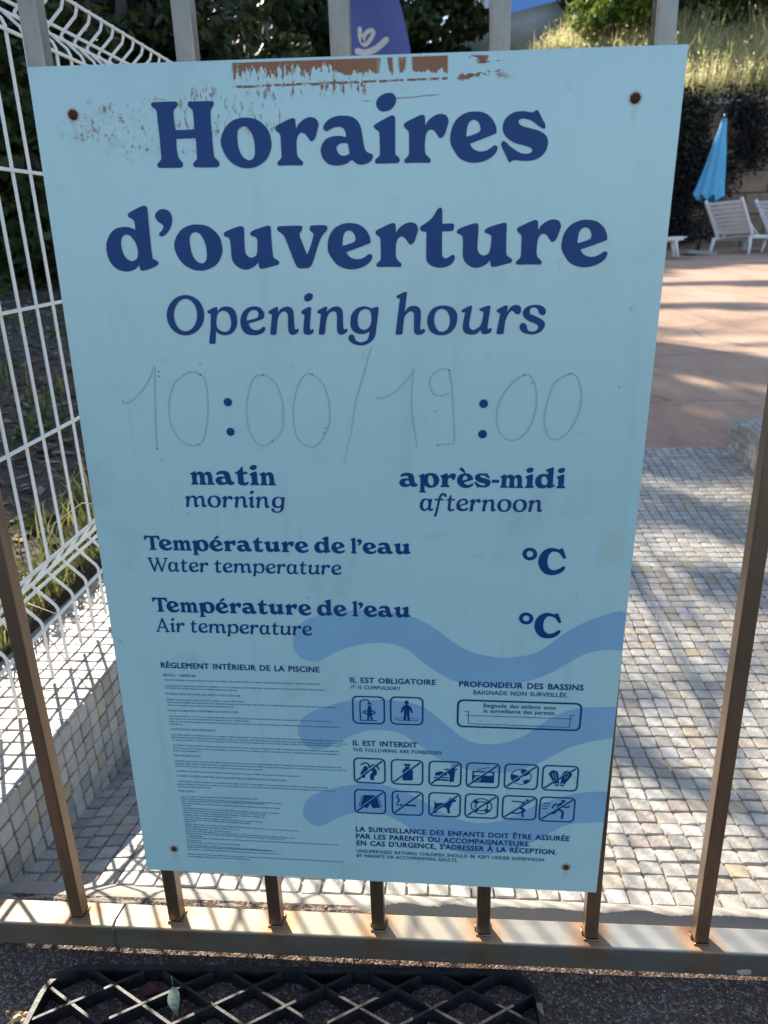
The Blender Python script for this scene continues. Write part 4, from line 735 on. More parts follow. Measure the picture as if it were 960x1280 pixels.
# ------------------------------------------------------------------ white wire fence
FX = -.579
def fz(y): return .118+.06*(y-.3)
fence = empty('wire_fence', (0, 0, 0)); tag(fence, 'white folded wire mesh fence standing along the low tiled wall', 'fence')
prof = [(0, -.003), (0, .083), (0, .088), (-.003, .095), (-.030, .122), (-.034, .128), (-.030, .134), (-.004, .166), (0, .174), (0, .182),
        (0, .358), (0, .546), (0, .734), (0, .914), (0, .925), (-.004, .934), (-.030, .958), (-.034, .965), (-.028, .972), (-.004, .992), (0, 1.002), (0, 1.012)]
w0 = MB().tube([(dx, 0, z) for dx, z in prof], .0025, 6).build('wire', FENCE, fence, True)
for k in range(150):
    o = w0 if k == 0 else w0.copy()
    if k: COL.objects.link(o); o.parent = fence
    y = .045+.0483*k + .0; o.location = (FX, y, fz(y))
for dx, z in ((.0045, .083), (-.029, .121), (-.029, .136), (.0045, .176), (.0045, .358), (.0045, .546), (.0045, .734), (.0045, .918), (-.029, .957), (-.029, .973), (.0045, 1.006)):
    MB().tube([(FX+dx, y, fz(y)+z) for y in (.02, 2, 4, 7.3)], .0028, 6).build('cross_wire', FENCE, fence, True)
for y in (3.25, 5.9): MB().box(FX-.045, FX-.012, y, y+.04, fz(y)-.03, fz(y)+1.06, .004).build('post', FENCE, fence)

# ------------------------------------------------------------------ rubber mat
RUB = M('dusty_black_rubber', rough=.5, spec=.5); _n = RUB.noise(90, 4, .7)
RUB.color(RUB.ramp(_n, [(.4, (.012, .012, .014)), (.65, (.028, .027, .027)), (.78, (.09, .08, .07))])); RUB.rough((_n*.3).op('ADD', .27)); RUB.bump(_n, .3, .001)
matt = empty('doormat', (-.1145, -.2195, .0185), radians(2.1)); tag(matt, 'black rubber doormat with open diamond lattice lying in front of the gate', 'doormat')
MW, MD, MH = .504, .40, .016
def rim(w, d, r, n=6):
    p = []
    for cx, cy, a0 in ((w/2-r, d/2-r, 0), (-w/2+r, d/2-r, pi/2), (-w/2+r, -d/2+r, pi), (w/2-r, -d/2+r, 3*pi/2)):
        for j in range(n+1): a = a0+pi/2*j/n; p.append((cx+r*cos(a), cy+r*sin(a)))
    return p
mb = MB(); A = rim(MW, MD, .034); B_ = rim(MW-.015, MD-.015, .027); n = len(A)
mb.v = [Vector((x, y, 0)) for x, y in A]+[Vector((x*.992, y*.992, MH)) for x, y in A]+[Vector((x, y, MH)) for x, y in B_]+[Vector((x, y, 0)) for x, y in B_]
for k in range(3):
    for i in range(n): mb.f.append((k*n+i, k*n+(i+1) % n, (k+1)*n+(i+1) % n, (k+1)*n+i))
mb.build('rim', RUB, matt)
nx, px_, py_ = 7, .0715, .0395
def clipseg(p, q, hw, hd):
    t0, t1 = 0.0, 1.0; d = q-p
    for pp, dd, lo, hi in ((p.x, d.x, -hw, hw), (p.y, d.y, -hd, hd)):
        if abs(dd) < 1e-9: continue
        a, b_ = (lo-pp)/dd, (hi-pp)/dd
        if a > b_: a, b_ = b_, a
        t0 = max(t0, a); t1 = min(t1, b_)
    return (p+d*t0, p+d*t1) if t1 > t0 else None
for s_ in (1, -1):
    for k in range(-18, 19):
        c0 = k*px_+.0012; sl = s_*py_/px_
        y0, y1 = -MD, MD; p = Vector((c0+(y0)/sl, y0)); q = Vector((c0+(y1)/sl, y1))
        cs = clipseg(p, q, MW/2-.008, MD/2-.008)
        if not cs or (cs[1]-cs[0]).length < .02: continue
        a, b_ = cs; d = (b_-a).normalized(); nn = Vector((-d.y, d.x))*.0019; h = MH-.0012-(0 if s_ > 0 else .0004)
        mb = MB(); mb.add([(*(a-nn), .0005), (*(b_-nn), .0005), (*(b_+nn), .0005), (*(a+nn), .0005), (*(a-nn*.7), h), (*(b_-nn*.7), h), (*(b_+nn*.7), h), (*(a+nn*.7), h)],
                          [(3, 2, 1, 0), (4, 5, 6, 7), (0, 1, 5, 4), (1, 2, 6, 5), (2, 3, 7, 6), (3, 0, 4, 7)])
        mb.build('rib', RUB, matt)
# a fallen leaf caught in the lattice, small stones and crumbs
lf = M('pale_green_leaf', (.19, .235, .17), .6); _n = lf.noise(260, 4, .7); lf.color(lf.ramp(_n, [(.35, (.12, .15, .10)), (.55, (.20, .25, .18)), (.7, (.27, .29, .22))])); lf.bump(_n, .6, .001)
mb = MB(); n = 8
for i in range(n+1):
    t = i/n; w = .0085*sin(pi*min(1, t*1.05)**.8)+.0004; x = t*.034
    mb.v += [Vector((x, -w, .004*sin(t*3)+.0015)), Vector((x, 0, .004*sin(t*3))), Vector((x, w, .004*sin(t*3)+.0015))]
for i in range(n):
    for k in (0, 1): a = i*3+k; mb.f.append((a, a+3, a+4, a+1))
mb.tube([(-.012, .001, .003), (0, 0, 0)], .0004, 5)
leaf = mb.build('fallen_leaf', lf, None, True); leaf.location = (-.236, -.050, .036); leaf.scale = (.8, .72, .8); leaf.rotation_euler = (.35, .45, radians(-62)); tag(leaf, 'pale grey green leaf lying in the lattice of the black doormat', 'leaf')
lf2 = M('dark_red_leaf', (.11, .02, .018), .7); leaf2 = leaf.copy(); leaf2.data = leaf.data.copy(); leaf2.data.materials.clear(); leaf2.data.materials.append(lf2.m); COL.objects.link(leaf2)
leaf2.name = 'fallen_leaf'; leaf2.location = (-.272, -.048, .0205); leaf2.rotation_euler = (0, 0, radians(10)); leaf2.scale = (.6, .7, 1); tag(leaf2, 'small dark red leaf on the ground inside a diamond of the doormat', 'leaf')
rnd = random.Random(5); mb = MB()
def pebble(mb, x, y, z, r):
    vs = []; 
    for d in ((1, 0, 0), (-1, 0, 0), (0, 1, 0), (0, -1, 0), (0, 0, 1), (0, 0, -1)): vs.append(Vector((x, y, z))+Vector(d)*r*rnd.uniform(.6, 1.2))
    mb.add(vs, [(0, 2, 4), (2, 1, 4), (1, 3, 4), (3, 0, 4), (2, 0, 5), (1, 2, 5), (3, 1, 5), (0, 3, 5)])
for _ in range(7000):
    pebble(mb, rnd.uniform(-.55, .5), rnd.uniform(-.22, .065), .0186, rnd.uniform(.0005, .0016))
GRIT = M('grit', rough=.9); GRIT.color(GRIT.ramp(GRIT.island(), [(0, (.08, .06, .05)), (.5, (.16, .12, .10)), (.85, (.30, .25, .22)), (.97, (.5, .42, .3))])); tag(mb.build('gravel', GRIT, None), kind='stuff')
STONE = M('yellow_stone', (.55, .42, .22), .8)
for i, (x, y, r) in enumerate(((-.386, -.078, .0042), (-.378, -.081, .0032), (-.380, -.074, .0025))):
    o = lump('pebble', x, y, .020, r, r*.8, r*.7, STONE, None, i); tag(o, ('larger yellow pebble left of the doormat corner', 'yellow pebble nearest the left rim of the doormat', 'smallest yellow pebble beside the doormat, farther from the camera than the other two')[i], 'pebble', 'yellow pebbles by the doormat')

# ------------------------------------------------------------------ sun loungers, parasol
WHITE = M('white_plastic', rough=.4); _n = WHITE.noise(9, 3); WHITE.color(WHITE.ramp(_n, [(.3, (.84, .86, .88)), (.7, (.90, .90, .90))]))
def make_lounger(back=46, rake=0):
    r = empty('sun_lounger'); L, Wd, H = 1.2, .62, .31
    for s in (-1, 1):
        MB().box(-L*.0, L, s*Wd/2-.025, s*Wd/2+.025, H-.06, H, .012).build('side_rail', WHITE, r)
    for i in range(11): MB().box(.03+i*.113, .03+i*.113+.095, -Wd/2+.03, Wd/2-.03, H-.022, H-.006, .005).build('seat_slat', WHITE, r)
    a = radians(back); Lb = .74; R_ = Matrix.Rotation(a, 3, 'Y')
    for s in (-1, 1):
        mb = MB(); mb.box(-Lb, 0, -.022, .022, -.025, .025, .01); mb.v = [R_ @ v0 for v0 in [v+Vector((Lb/2, 0, 0))-Vector((Lb/2, 0, 0)) for v in mb.v]]
        mb.v = [v+Vector((0, s*(Wd/2-.022), H)) for v in mb.v]; mb.build('back_rail', WHITE, r)
    for i in range(8):
        mb = MB(); mb.box(-.10-i*.085, -.04-i*.085, -Wd/2+.04, Wd/2-.04, -.009, .009, .004); mb.v = [R_ @ v+Vector((0, 0, H)) for v in mb.v]; mb.build('back_slat', WHITE, r)
    for x in (-.08, L-.12):
        for s in (-1, 1):
            sp = .06 if x > .5 else -.06
            MB().tube([(x, s*(Wd/2-.01), H-.02), (x+sp*.4, s*(Wd/2+.005), H*.5), (x+sp, s*(Wd/2+.02), 0)], [.034, .027, .021], 8).build('leg', WHITE, r, True)
    for s in (-1, 1): MB().tube([(.30, s*(Wd/2-.03), H-.03), (.02, s*(Wd/2-.03), H+.10), (-.30, s*(Wd/2-.05), H+.32)], .014, 6).build('back_strut', WHITE, r, True)
    return r
LG = 'white loungers on the far side of the terrace'
l1 = make_lounger(); l1.location = (4.93, 12.45, terr_z(0, 12.45)-.02); l1.rotation_euler = (0, 0, radians(44))
tag(l1, 'white slatted sun lounger with raised back standing just right of the closed blue parasol', 'sun lounger', LG)
l2 = copy_tree(l1); l2.location = (5.85, 12.65, terr_z(0, 12.65)-.02); l2.rotation_euler = (0, 0, radians(34)); tag(l2, 'white slatted sun lounger at the right edge of the picture with its back raised', 'sun lounger', LG)
l3 = make_lounger(22); l3.location = (2.75, 12.2, terr_z(0, 12.3)-.02); l3.rotation_euler = (0, 0, radians(-12)); tag(l3, 'low sunlit white sun lounger left of the parasol, mostly hidden by the board', 'sun lounger', LG)
BLUE = M('sky_blue_canvas', rough=.8); _n = BLUE.noise(5, 4, .6, stretch=(2, 2, .4)); BLUE.color(BLUE.ramp(_n, [(.3, (.10, .42, .70)), (.7, (.16, .54, .80))]))
par = empty('parasol', (4.40, 12.58, terr_z(0, 12.58)-.02)); par.rotation_euler = (radians(-2), radians(6.5), 0); tag(par, 'closed sky blue parasol leaning slightly beside the white loungers', 'parasol')
mb = MB(); n = 32; rows = 14
for j in range(rows+1):
    t = j/rows; z = 2.10-1.20*t; R0 = .045+.185*t**1.05
    for i in range(n):
        a = 2*pi*i/n; k = 1+.22*cos(8*a)*min(1, t*2.5)+.07*sin(3*a+4*t)
        zz = z+(.05*cos(8*a)*t**6)
        mb.v.append(Vector((R0*k*cos(a)*(.92), R0*k*sin(a)*.8, zz)))
for j in range(rows):
    for i in range(n): mb.f.append((j*n+i, j*n+(i+1) % n, (j+1)*n+(i+1) % n, (j+1)*n+i))
mb.f.append(tuple(range(n))); mb.build('canopy', BLUE, par, True)
PO = M('dark_pole', (.05, .05, .055), .4, .6)
MB().tube([(0, 0, 0), (0, 0, 2.08)], .02, 10).build('pole', PO, par, True)
lump('finial', 0, 0, 2.13, .022, .022, .05, PO, par)
MB().box(-.25, .25, -.25, .25, 0, .07, .03).build('base', M('grey_concrete', (.35, .34, .32), .9), par)

# ------------------------------------------------------------------ retaining wall behind the terrace
RW = empty('retaining_wall', (0, 0, 0)); tag(RW, 'tall tan block retaining wall behind the terrace, hung with dark ivy', 'wall')
BLK = M('tan_block', rough=.9); _q = BLK.info(); _n2 = BLK.noise(6, 5, .65)
BLK.color(BLK.mix(_n2.step(.4, .7)*.6, BLK.ramp(_q, [(0, (.26, .19, .13)), (.5, (.33, .25, .175)), (1, (.22, .165, .12))]), (.13, .10, .075))); BLK.bump(_n2, .7, .03)
MB().box(-3, 16, 14.62, 15.1, .6, 3.46, 0).build('wall_core', GROUT, RW)
bm0 = MB().box(-.395, .395, -.14, .14, -.185, .185, .022).build('block', BLK, RW); first = True
for row in range(7):
    for i in range(17 if row else 17):
        x = 2.2+i*.8+(.4 if row % 2 else 0); o = bm0 if first else bm0.copy()
        if not first: COL.objects.link(o); o.parent = RW
        first = False; o.location = (x, 14.61+random.uniform(-.012, .012), 1.02+row*.38)
MB().box(-3, 16, 14.44, 15.06, 3.47, 3.56, .02).build('coping', GROUT, RW)

# ------------------------------------------------------------------ foliage
def leaf_mat(name, c1, c2, c3=None, trans=.25):
    m = M(name, rough=.55, spec=.3); r = m.island(); stops = [(0, c1), (.6, c2)] + ([(.92, c3)] if c3 else [])
    m.color(m.ramp(r, stops)); m.b.inputs['Subsurface Weight'].default_value = 0
    t = m.t; tr = t.nodes.new('ShaderNodeBsdfTranslucent'); mx = t.nodes.new('ShaderNodeMixShader'); mx.inputs[0].default_value = trans
    t.links.new(m.col.k, tr.inputs[0]); out = t.nodes['Material Output']
    t.links.new(m.b.outputs[0], mx.inputs[1]); t.links.new(tr.outputs[0], mx.inputs[2]); t.links.new(mx.outputs[0], out.inputs[0]); return m
LDARK = leaf_mat('dark_evergreen_leaves', (.018, .03, .010), (.035, .055, .018), (.07, .095, .03), .12)
LMID = leaf_mat('mid_green_leaves', (.03, .06, .012), (.06, .11, .02), (.13, .19, .03), .3)
LBRIGHT = leaf_mat('yellow_green_leaves', (.07, .12, .015), (.13, .20, .025), (.24, .30, .05), .4)
LIVY = leaf_mat('dark_ivy_leaves', (.012, .014, .016), (.024, .026, .028), (.035, .04, .03), .1)
BARK = M('bark', (.09, .07, .055), .95); BARK.bump(BARK.noise(14, 5, .7, stretch=(1, 1, .3)), .8, .02)
def leaves(mb, c, rad, n, size, rnd, up=0.0, ar=.55):
    c = Vector(c)
    for _ in range(n):
        while True:
            d = Vector((rnd.uniform(-1, 1), rnd.uniform(-1, 1), rnd.uniform(-1, 1)))
            if .02 < d.length < 1: break
        d = d*(d.length**-.35)
        p = c+Vector((d.x*rad[0], d.y*rad[1], d.z*rad[2])); s = size*rnd.uniform(.6, 1.3)
        a = Vector((rnd.gauss(0, 1), rnd.gauss(0, 1), rnd.gauss(0, 1)+up)).normalized(); b_ = a.cross(Vector((rnd.gauss(0, 1), rnd.gauss(0, 1), rnd.gauss(0, 1)))).normalized()
        i = len(mb.v); mb.v += [p-a*s*.5, p+b_*s*ar*.5, p+a*s*.5, p-b_*s*ar*.5]; mb.f.append((i, i+1, i+2, i+3))
def crown_tree(name, base, height, rad, nclump, nleaf, size, mat, seed, lab, cat='tree', trunk_r=.12, group=None, low=.25, flat_=1.0):
    rnd = random.Random(seed); r = empty(name, base); tag(r, lab, cat, group)
    tk = MB(); top = Vector((rnd.uniform(-.2, .2)*rad, rnd.uniform(-.2, .2)*rad, height*.8))
    tk.tube([(0, 0, -.3), top*.33+Vector((rnd.uniform(-.1, .1)*rad, 0, 0)), top*.66, top], [trunk_r*1.3, trunk_r, trunk_r*.7, trunk_r*.3], 8)
    cr = MB()
    for k in range(nclump):
        a = rnd.uniform(0, 2*pi); q = sqrt(rnd.random()); h = rnd.uniform(low, 1)
        prf = sin(pi*min(1, max(.08, (h-low+.12)/(1.12-low))))**.6
        p = Vector((cos(a)*q*rad*prf, sin(a)*q*rad*prf, height*h*flat_)); cr_ = rad*rnd.uniform(.22, .36)
        leaves(cr, p, (cr_, cr_, cr_*.75), nleaf, size, rnd)
        if k % 3 == 0: tk.tube([top*min(.9, max(.2, p.z/height-.15)), p*.6+top*.2, p], [trunk_r*.4, trunk_r*.25, trunk_r*.08], 5)
    tk.build('trunk', BARK, r, True); cr.build('crown', mat, r); return r

# trees and hedges beyond the fence and behind the board
G1 = 'dark trees behind the white fence'
spec = [(-4.0, 6.2, 2.5, 1.5, 'dense dark evergreen bush seen through the fence wires at the far left', 11),
        (-5.4, 8.0, 2.7, 1.7, 'dark evergreen tree behind the upper left corner of the fence', 12),
        (-3.2, 8.8, 2.9, 1.6, 'dark tree whose foliage fills the gap between the two left gate bars', 13),
        (-1.9, 10.3, 2.3, 1.6, 'dark tree in front of the hill, just left of the purple flag', 14),
        (-3.9, 12.5, 3.0, 2.0, 'dark tree standing farther back behind the ones left of the purple flag', 15),
        (-7.8, 10.5, 5.0, 2.4, 'big dark evergreen at the far left beyond the fence', 16),
        (-3.0, 5.0, 1.2, .7, 'low dark bush on the bank close to the white fence', 17)]
for x, y, h, r, lab, sd in spec:
    crown_tree('evergreen_tree', (x, y, bank_z(x, y)), h, r, 40, 300, .15, LDARK, sd, lab, 'tree', .13, G1, low=.04)
crown_tree('evergreen_tree', (.1, 22, 5.9), 2.2, 1.25, 22, 120, .26, LDARK, 31, 'dark tree right of the purple flag with bright sky showing through it', 'tree', .14, low=.1)
crown_tree('evergreen_tree', (-1.9, 22, hill_z(-1.9, 22)), 1.5, 2.2, 40, 220, .25, LDARK, 32, 'dense dark tree directly behind the purple flag', 'tree', .14, low=.05)
crown_tree('green_bush', (4.3, 19.6, hill_z(4.3, 19.6)), 1.5, 1.2, 26, 200, .16, LBRIGHT, 41, 'sunlit yellow green bush at the top of the slope above the board', 'bush', .06, low=.05)
crown_tree('green_bush', (6.0, 20.2, hill_z(6, 20.2)), 1.5, 1.1, 26, 220, .15, LMID, 42, 'green bush behind the right gate bar on the slope', 'bush', .06, low=.05)
crown_tree('green_bush', (7.4, 18.6, hill_z(7.4, 18.6)), 1.7, 1.1, 30, 240, .15, LMID, 43, 'leafy green bush on the slope in the top right corner', 'bush', .06, low=.05)
crown_tree('green_bush', (8.2, 17.3, hill_z(8.2, 17.3)), 1.4, .8, 26, 220, .14, LDARK, 44, 'dark bush at the extreme top right of the slope', 'bush', .06, low=.05)
crown_tree('evergreen_tree', (8.5, 21.5, hill_z(8.5, 21.5)), 1.8, 2.4, 40, 260, .25, LDARK, 45, 'tall dark tree above the bushes in the top right corner', 'tree', .2, low=.05)
crown_tree('evergreen_tree', (5.2, 22.5, hill_z(5.2, 22.5)), 1.5, 2.4, 40, 260, .25, LDARK, 46, 'dark tree behind the sunlit bush on the slope', 'tree', .2, low=.05)
for i, (x, y) in enumerate(((-3.0, 23.6), (-5.0, 24.2), (-7.5, 24.5), (-10, 24))):
    crown_tree('evergreen_tree', (x, y, hill_z(x, y)), 2.6, 2.1, 44, 300, .28, LDARK, 50+i, ('dark tree on the ridge, first to the left of the purple flag', 'dark tree on the ridge, second to the left of the purple flag', 'dark tree on the ridge above the folded top of the fence', 'dark tree on the ridge at the far left behind the fence')[i], 'tree', .16, 'trees on the ridge', low=.02)
crown_tree('evergreen_tree', (-6, 21, hill_z(-6, 21)), 2.2, 3.0, 50, 260, .3, LDARK, 47, 'large dark tree on the hill behind the left gate bars', 'tree', .25, low=.05)
crown_tree('evergreen_tree', (-11, 16, hill_z(-11, 16)), 5, 3.4, 50, 260, .3, LDARK, 48, 'large dark tree on the hill far left beyond the fence', 'tree', .25, low=.05)
# ivy on the wall
ivy = empty('ivy', (0, 0, 0)); tag(ivy, 'dark ivy hanging down the retaining wall behind the parasol', 'ivy')
rnd = random.Random(8); mb = MB()
for k in range(150):
    x = rnd.choice((rnd.uniform(3.9, 5.0), rnd.uniform(4.6, 5.9), rnd.uniform(2.4, 4.2), rnd.uniform(6.2, 9)) if k % 5 else (rnd.uniform(4.0, 5.6),))
    lim = 1.25 if x < 5.3 else (2.1 if x < 6 else 2.9)
    z = rnd.uniform(lim, 3.6)
    if 4.75 < x < 5.1 and z < 1.9: continue
    leaves(mb, (x, 14.38-.1*rnd.random(), z), (.26, .12, .30), 130, .08, rnd)
mb.build('ivy_leaves', LIVY, ivy)
gv = empty('hanging_shrub', (0, 0, 0)); tag(gv, 'dull green shrub spilling over the wall top beside the board edge', 'shrub'); mb = MB()
for k in range(34): leaves(mb, (rnd.uniform(3.2, 4.9), 14.35, rnd.uniform(2.7, 3.5)), (.24, .16, .2), 150, .07, rnd)
mb.build('shrub_leaves', LDARK, gv)
# dry grass on the slope
DRY = leaf_mat('dry_grass_blades', (.55, .48, .24), (.72, .64, .38), (.36, .40, .12), .65)
mb = MB(); rnd = random.Random(21)
def blade(mb, x, y, z, h, w, lean):
    a = rnd.uniform(0, 2*pi); dx, dy = cos(a)*lean*h, sin(a)*lean*h; tx, ty = -sin(a)*w, cos(a)*w; i = len(mb.v)
    mb.v += [Vector((x-tx, y-ty, z)), Vector((x+tx, y+ty, z)), Vector((x+dx*.35+tx*.7, y+dy*.35+ty*.7, z+h*.6)), Vector((x+dx*.35-tx*.7, y+dy*.35-ty*.7, z+h*.6)), Vector((x+dx, y+dy, z+h))]
    mb.f += [(i, i+1, i+2, i+3), (i+3, i+2, i+4)]
for _ in range(26000):
    y = 15.05+rnd.random()**1.3*6.5; x = rnd.uniform(1.6, 10.5)
    h = rnd.uniform(.25, .75)*(1.25 if rnd.random() < .2 else .8); h *= .7+.6*max(0, noise.noise(Vector((x*1.5, y*1.5, 4)))+.4); blade(mb, x, y, hill_z(x, y), h, rnd.uniform(.008, .018), rnd.uniform(.1, .7))
    if rnd.random() < .35: leaves(mb, (x, y, hill_z(x, y)+h), (.03, .03, .08), 3, .05, rnd)
tag(mb.build('dry_grass', DRY, None), kind='stuff')
# grass and litter on the bank beside the fence
GG = leaf_mat('bank_grass_blades', (.10, .13, .03), (.17, .20, .045), (.42, .36, .12), .35)
mb = MB(); rnd = random.Random(22)
for _ in range(8200):
    q = rnd.random(); d = rnd.random()**2.2*1.6 if rnd.random() < .7 else rnd.random()*.09; y = .15+rnd.random()**1.4*4.5; x = -.703-d
    if noise.noise(Vector((x*2.2, y*2.2, 0))) < -.05 and d > .12: continue
    h = rnd.uniform(.03, .10)*(.75 if d < .12 else 1.0); blade(mb, x, y, bank_z(x, y)-.005, h, rnd.uniform(.0012, .0028), rnd.uniform(.2, .9))
for _ in range(16):
    x = -.73-rnd.random()*.5; y = .3+rnd.random()*2.5
    for k in range(8): blade(mb, x+rnd.uniform(-.03, .03), y+rnd.uniform(-.03, .03), bank_z(x, y), rnd.uniform(.08, .15), .003, rnd.uniform(.3, .9))
tag(mb.build('grass', GG, None), kind='stuff')
mb = MB()
for _ in range(240):
    d = rnd.random()**1.4*2.6; y = .2+rnd.random()**1.2*5; x = -.75-d
    leaves(mb, (x, y, bank_z(x, y)+.02), (.07, .07, .03), 34, .026, rnd, 1.0, .4)
tag(mb.build('ground_weeds', LMID, None), kind='stuff')
LIT = M('dry_leaf_litter', rough=.9); LIT.color(LIT.ramp(LIT.island(), [(0, (.10, .075, .055)), (.4, (.17, .13, .10)), (.75, (.26, .21, .17)), (.93, (.33, .2, .09))]))
mb = MB()
for _ in range(9000):
    d = rnd.random()**1.2*3.6; y = .15+rnd.random()**1.2*6.5; x = -.72-d
    p = Vector((x, y, bank_z(x, y)+.004)); a = Vector((rnd.gauss(0, 1), rnd.gauss(0, 1), rnd.gauss(0, .35))).normalized(); b_ = a.cross(Vector((rnd.gauss(0, .3), rnd.gauss(0, .3), 1))).normalized(); s = rnd.uniform(.012, .034)
    i = len(mb.v); mb.v += [p-a*s, p+b_*s*.5, p+a*s, p-b_*s*.5]; mb.f.append((i, i+1, i+2, i+3))
tag(mb.build('leaf_litter', LIT, None), kind='stuff')
# two straws poking through the fence
STRAW = M('straw', (.55, .48, .28), .7)
for pts in ([(-.74, .62, .16), (-.66, .60, .30), (-.59, .58, .345), (-.50, .52, .36)], [(-.72, .50, .15), (-.66, .48, .2), (-.6, .46, .19), (-.56, .45, .14)]):
    tag(MB().tube(pts, [.0012, .001, .0008, .0005], 5).build('grass_stalk', STRAW, None, True), 'dry straw coloured grass stalk arching out through the fence wires' if pts[0][1] > .6 else 'short dry grass stalk drooping over the low tiled wall', 'grass stalk')

# leafy trees up-sun of the walkway throw the dappled shade; the broad one is added
class Shade:
    def __init__(t, x, y, h, r, seed, lab):
        t.rnd = random.Random(seed); t.B = Vector((x, y, bank_z(x, y))); t.o = empty('shade_tree', t.B); tag(t.o, lab, 'tree')
        t.top = Vector((.15, .1, h)); t.tk = MB().tube([(0, 0, -.3), (.05, 0, h*.4), t.top], [r*1.3, r, r*.6], 10); t.cr = MB(); t.bo = []
    def clump(t, x, y, d, rx, ry, n, size):
        g = 0 if y < .1 else (floor_z(x, y) if y < 1.86 else terr_z(x, y))
        p = Vector((x, y, g)) + SUN*d
        # the clump is an ellipsoid whose shadow covers about rx by ry on the ground
        leaves(t.cr, p-t.B, (rx, ry*.75, ry*.55), n, size, t.rnd); t.bo.append(p-t.B)
    def done(t, mat, br=.03, every=2):
        bo = t.bo[:]; t.rnd.shuffle(bo)
        for q in bo[::every]:
            mid = t.top+(q-t.top)*.55+Vector((0, 0, .25)); t.tk.tube([t.top*.93, mid, q], [br, br*.5, .004], 5, False)
        t.tk.build('trunk', BARK, t.o, True); t.cr.build('crown', mat, t.o)
T1 = Shade(-3.4, 7.9, 3.2, .08, 77, 'leafy tree on the bank beyond the fence whose low boughs dapple the walkway')
for x, y, rx, ry in [(.30, .45, .05, .035), (.345, .40, .05, .035), (.385, .36, .05, .035), (.42, .325, .055, .03), (.33, .58, .05, .03), (.40, .575, .045, .03), (.52, .61, .06, .03), (.345, .455, .04, .02),
                     (.27, .50, .045, .03), (-.02, .62, .1, .05), (-.2, .5, .08, .05), (.47, .27, .04, .02)]:
    T1.clump(x, y, 6.0, rx, ry, int(26000*rx*ry)+26, .034)
for x, y, rx, ry, k in [(.75, .95, .16, .10, .8), (.42, 1.05, .12, .08, .8), (.66, 1.04, .07, .04, .6), (.80, .70, .12, .06, .8), (.95, .52, .12, .09, .7), (.62, 1.42, .2, .12, .9), (.9, 1.28, .2, .12, .9), (.35, 1.45, .2, .14, .9), (.8, 1.75, .25, .15, 1.1),
                        (.4, 1.8, .3, .15, 1.1), (.05, 1.2, .2, .15, .7), (0, 1.7, .3, .15, 1.0), (-.3, 1.1, .1, .2, .8), (-.3, 1.7, .2, .2, 1), (.9, .3, .12, .08, .5), (1.15, 1.75, .3, .16, 1.3), (1.2, 1.35, .25, .15, 1.2), (1.15, 1.0, .2, .12, 1), (1.4, 1.6, .3, .2, 1), (.62, .68, .05, .025, .8), (.55, .86, .05, .02, .8)]:
    T1.clump(x, y, 7.0, rx, ry, int(k*19000*rx*ry)+30, .045)
T1.done(LMID, .012, 4)
T4 = Shade(-5.4, 3.4, 3.9, .14, 80, 'broad leafy tree added out of view to shade the ground in front of the gate')  # unseen tree added to dim the apron and the lower board
for x in (-2.6, -1.9, -1.2, -.5, .2, .9, 1.6, 2.3):
    for y in (-.9, -1.5, -2.1, -2.8, -3.5):
        T4.clump(x+T4.rnd.uniform(-.2, .2), y+T4.rnd.uniform(-.15, .1), 8.5, .5, .55, 900, .10)
for i in range(44):  # leaf layer added overhead to block sky light from the terrace
    q = Vector((-1.2+(i % 11)*.5+T4.rnd.uniform(-.15, .15), 2.1+(i//11)*.62+T4.rnd.uniform(-.1, .1), 3.75+.25*(i//11)+T4.rnd.uniform(0, .3)))-T4.B
    leaves(T4.cr, q, (.42, .42, .22), 420, .10, T4.rnd); T4.bo.append(q)
T4.done(LMID, .03)
T2 = Shade(-3.3, 9.9, 4.2, .12, 78, 'tall leafy tree behind the dark bushes that shades the near part of the terrace')
for x, y, rx, ry, k in [(.7, 2.1, .5, .25, 1.4), (1.3, 2.0, .5, .25, 1.3), (2.0, 2.2, .5, .3, 1), (.6, 2.6, .5, .3, 1.4), (1.15, 2.55, .35, .22, 1.4), (1.7, 2.85, .4, .2, .8), (.75, 3.0, .4, .2, 1.3), (1.3, 3.05, .35, .09, 1.1), (1.85, 3.3, .35, .06, .9),
                        (1.3, 3.5, .42, .07, 1.1), (2.0, 3.75, .3, .06, .6), (.9, 3.45, .3, .12, .9), (0, 2.4, .5, .4, 1.2), (0, 3.2, .5, .4, 1.2), (-.3, 4, .5, .4, 1), (.5, 3.9, .35, .2, .7), (2.6, 2.6, .5, .4, 1)]:
    T2.clump(x, y, 10.5, rx, ry, int(k*4200*rx*ry)+40, .09)
T2.done(LMID, .03, 3)
T3 = Shade(-8.2, 18.5, 5.5, .07, 79, 'tall sparse tree on the hill whose boughs shade thin bands across the terrace')
for x, y, rx, ry, k in [(2.0, 5.72, .75, .15, 2.6), (3.0, 5.38, .8, .13, 2.3), (2.8, 7.62, .9, .17, 2.4), (3.9, 7.25, .9, .16, 2.2), (1.2, 5.9, .5, .15, 2), (1.7, 7.9, .6, .2, 2), (1.35, 4.6, .22, .05, 1.2)]:
    T3.clump(x, y, 16.5, rx, ry, int(k*3200*rx*ry)+40, .12)
T3.done(LMID, .03)

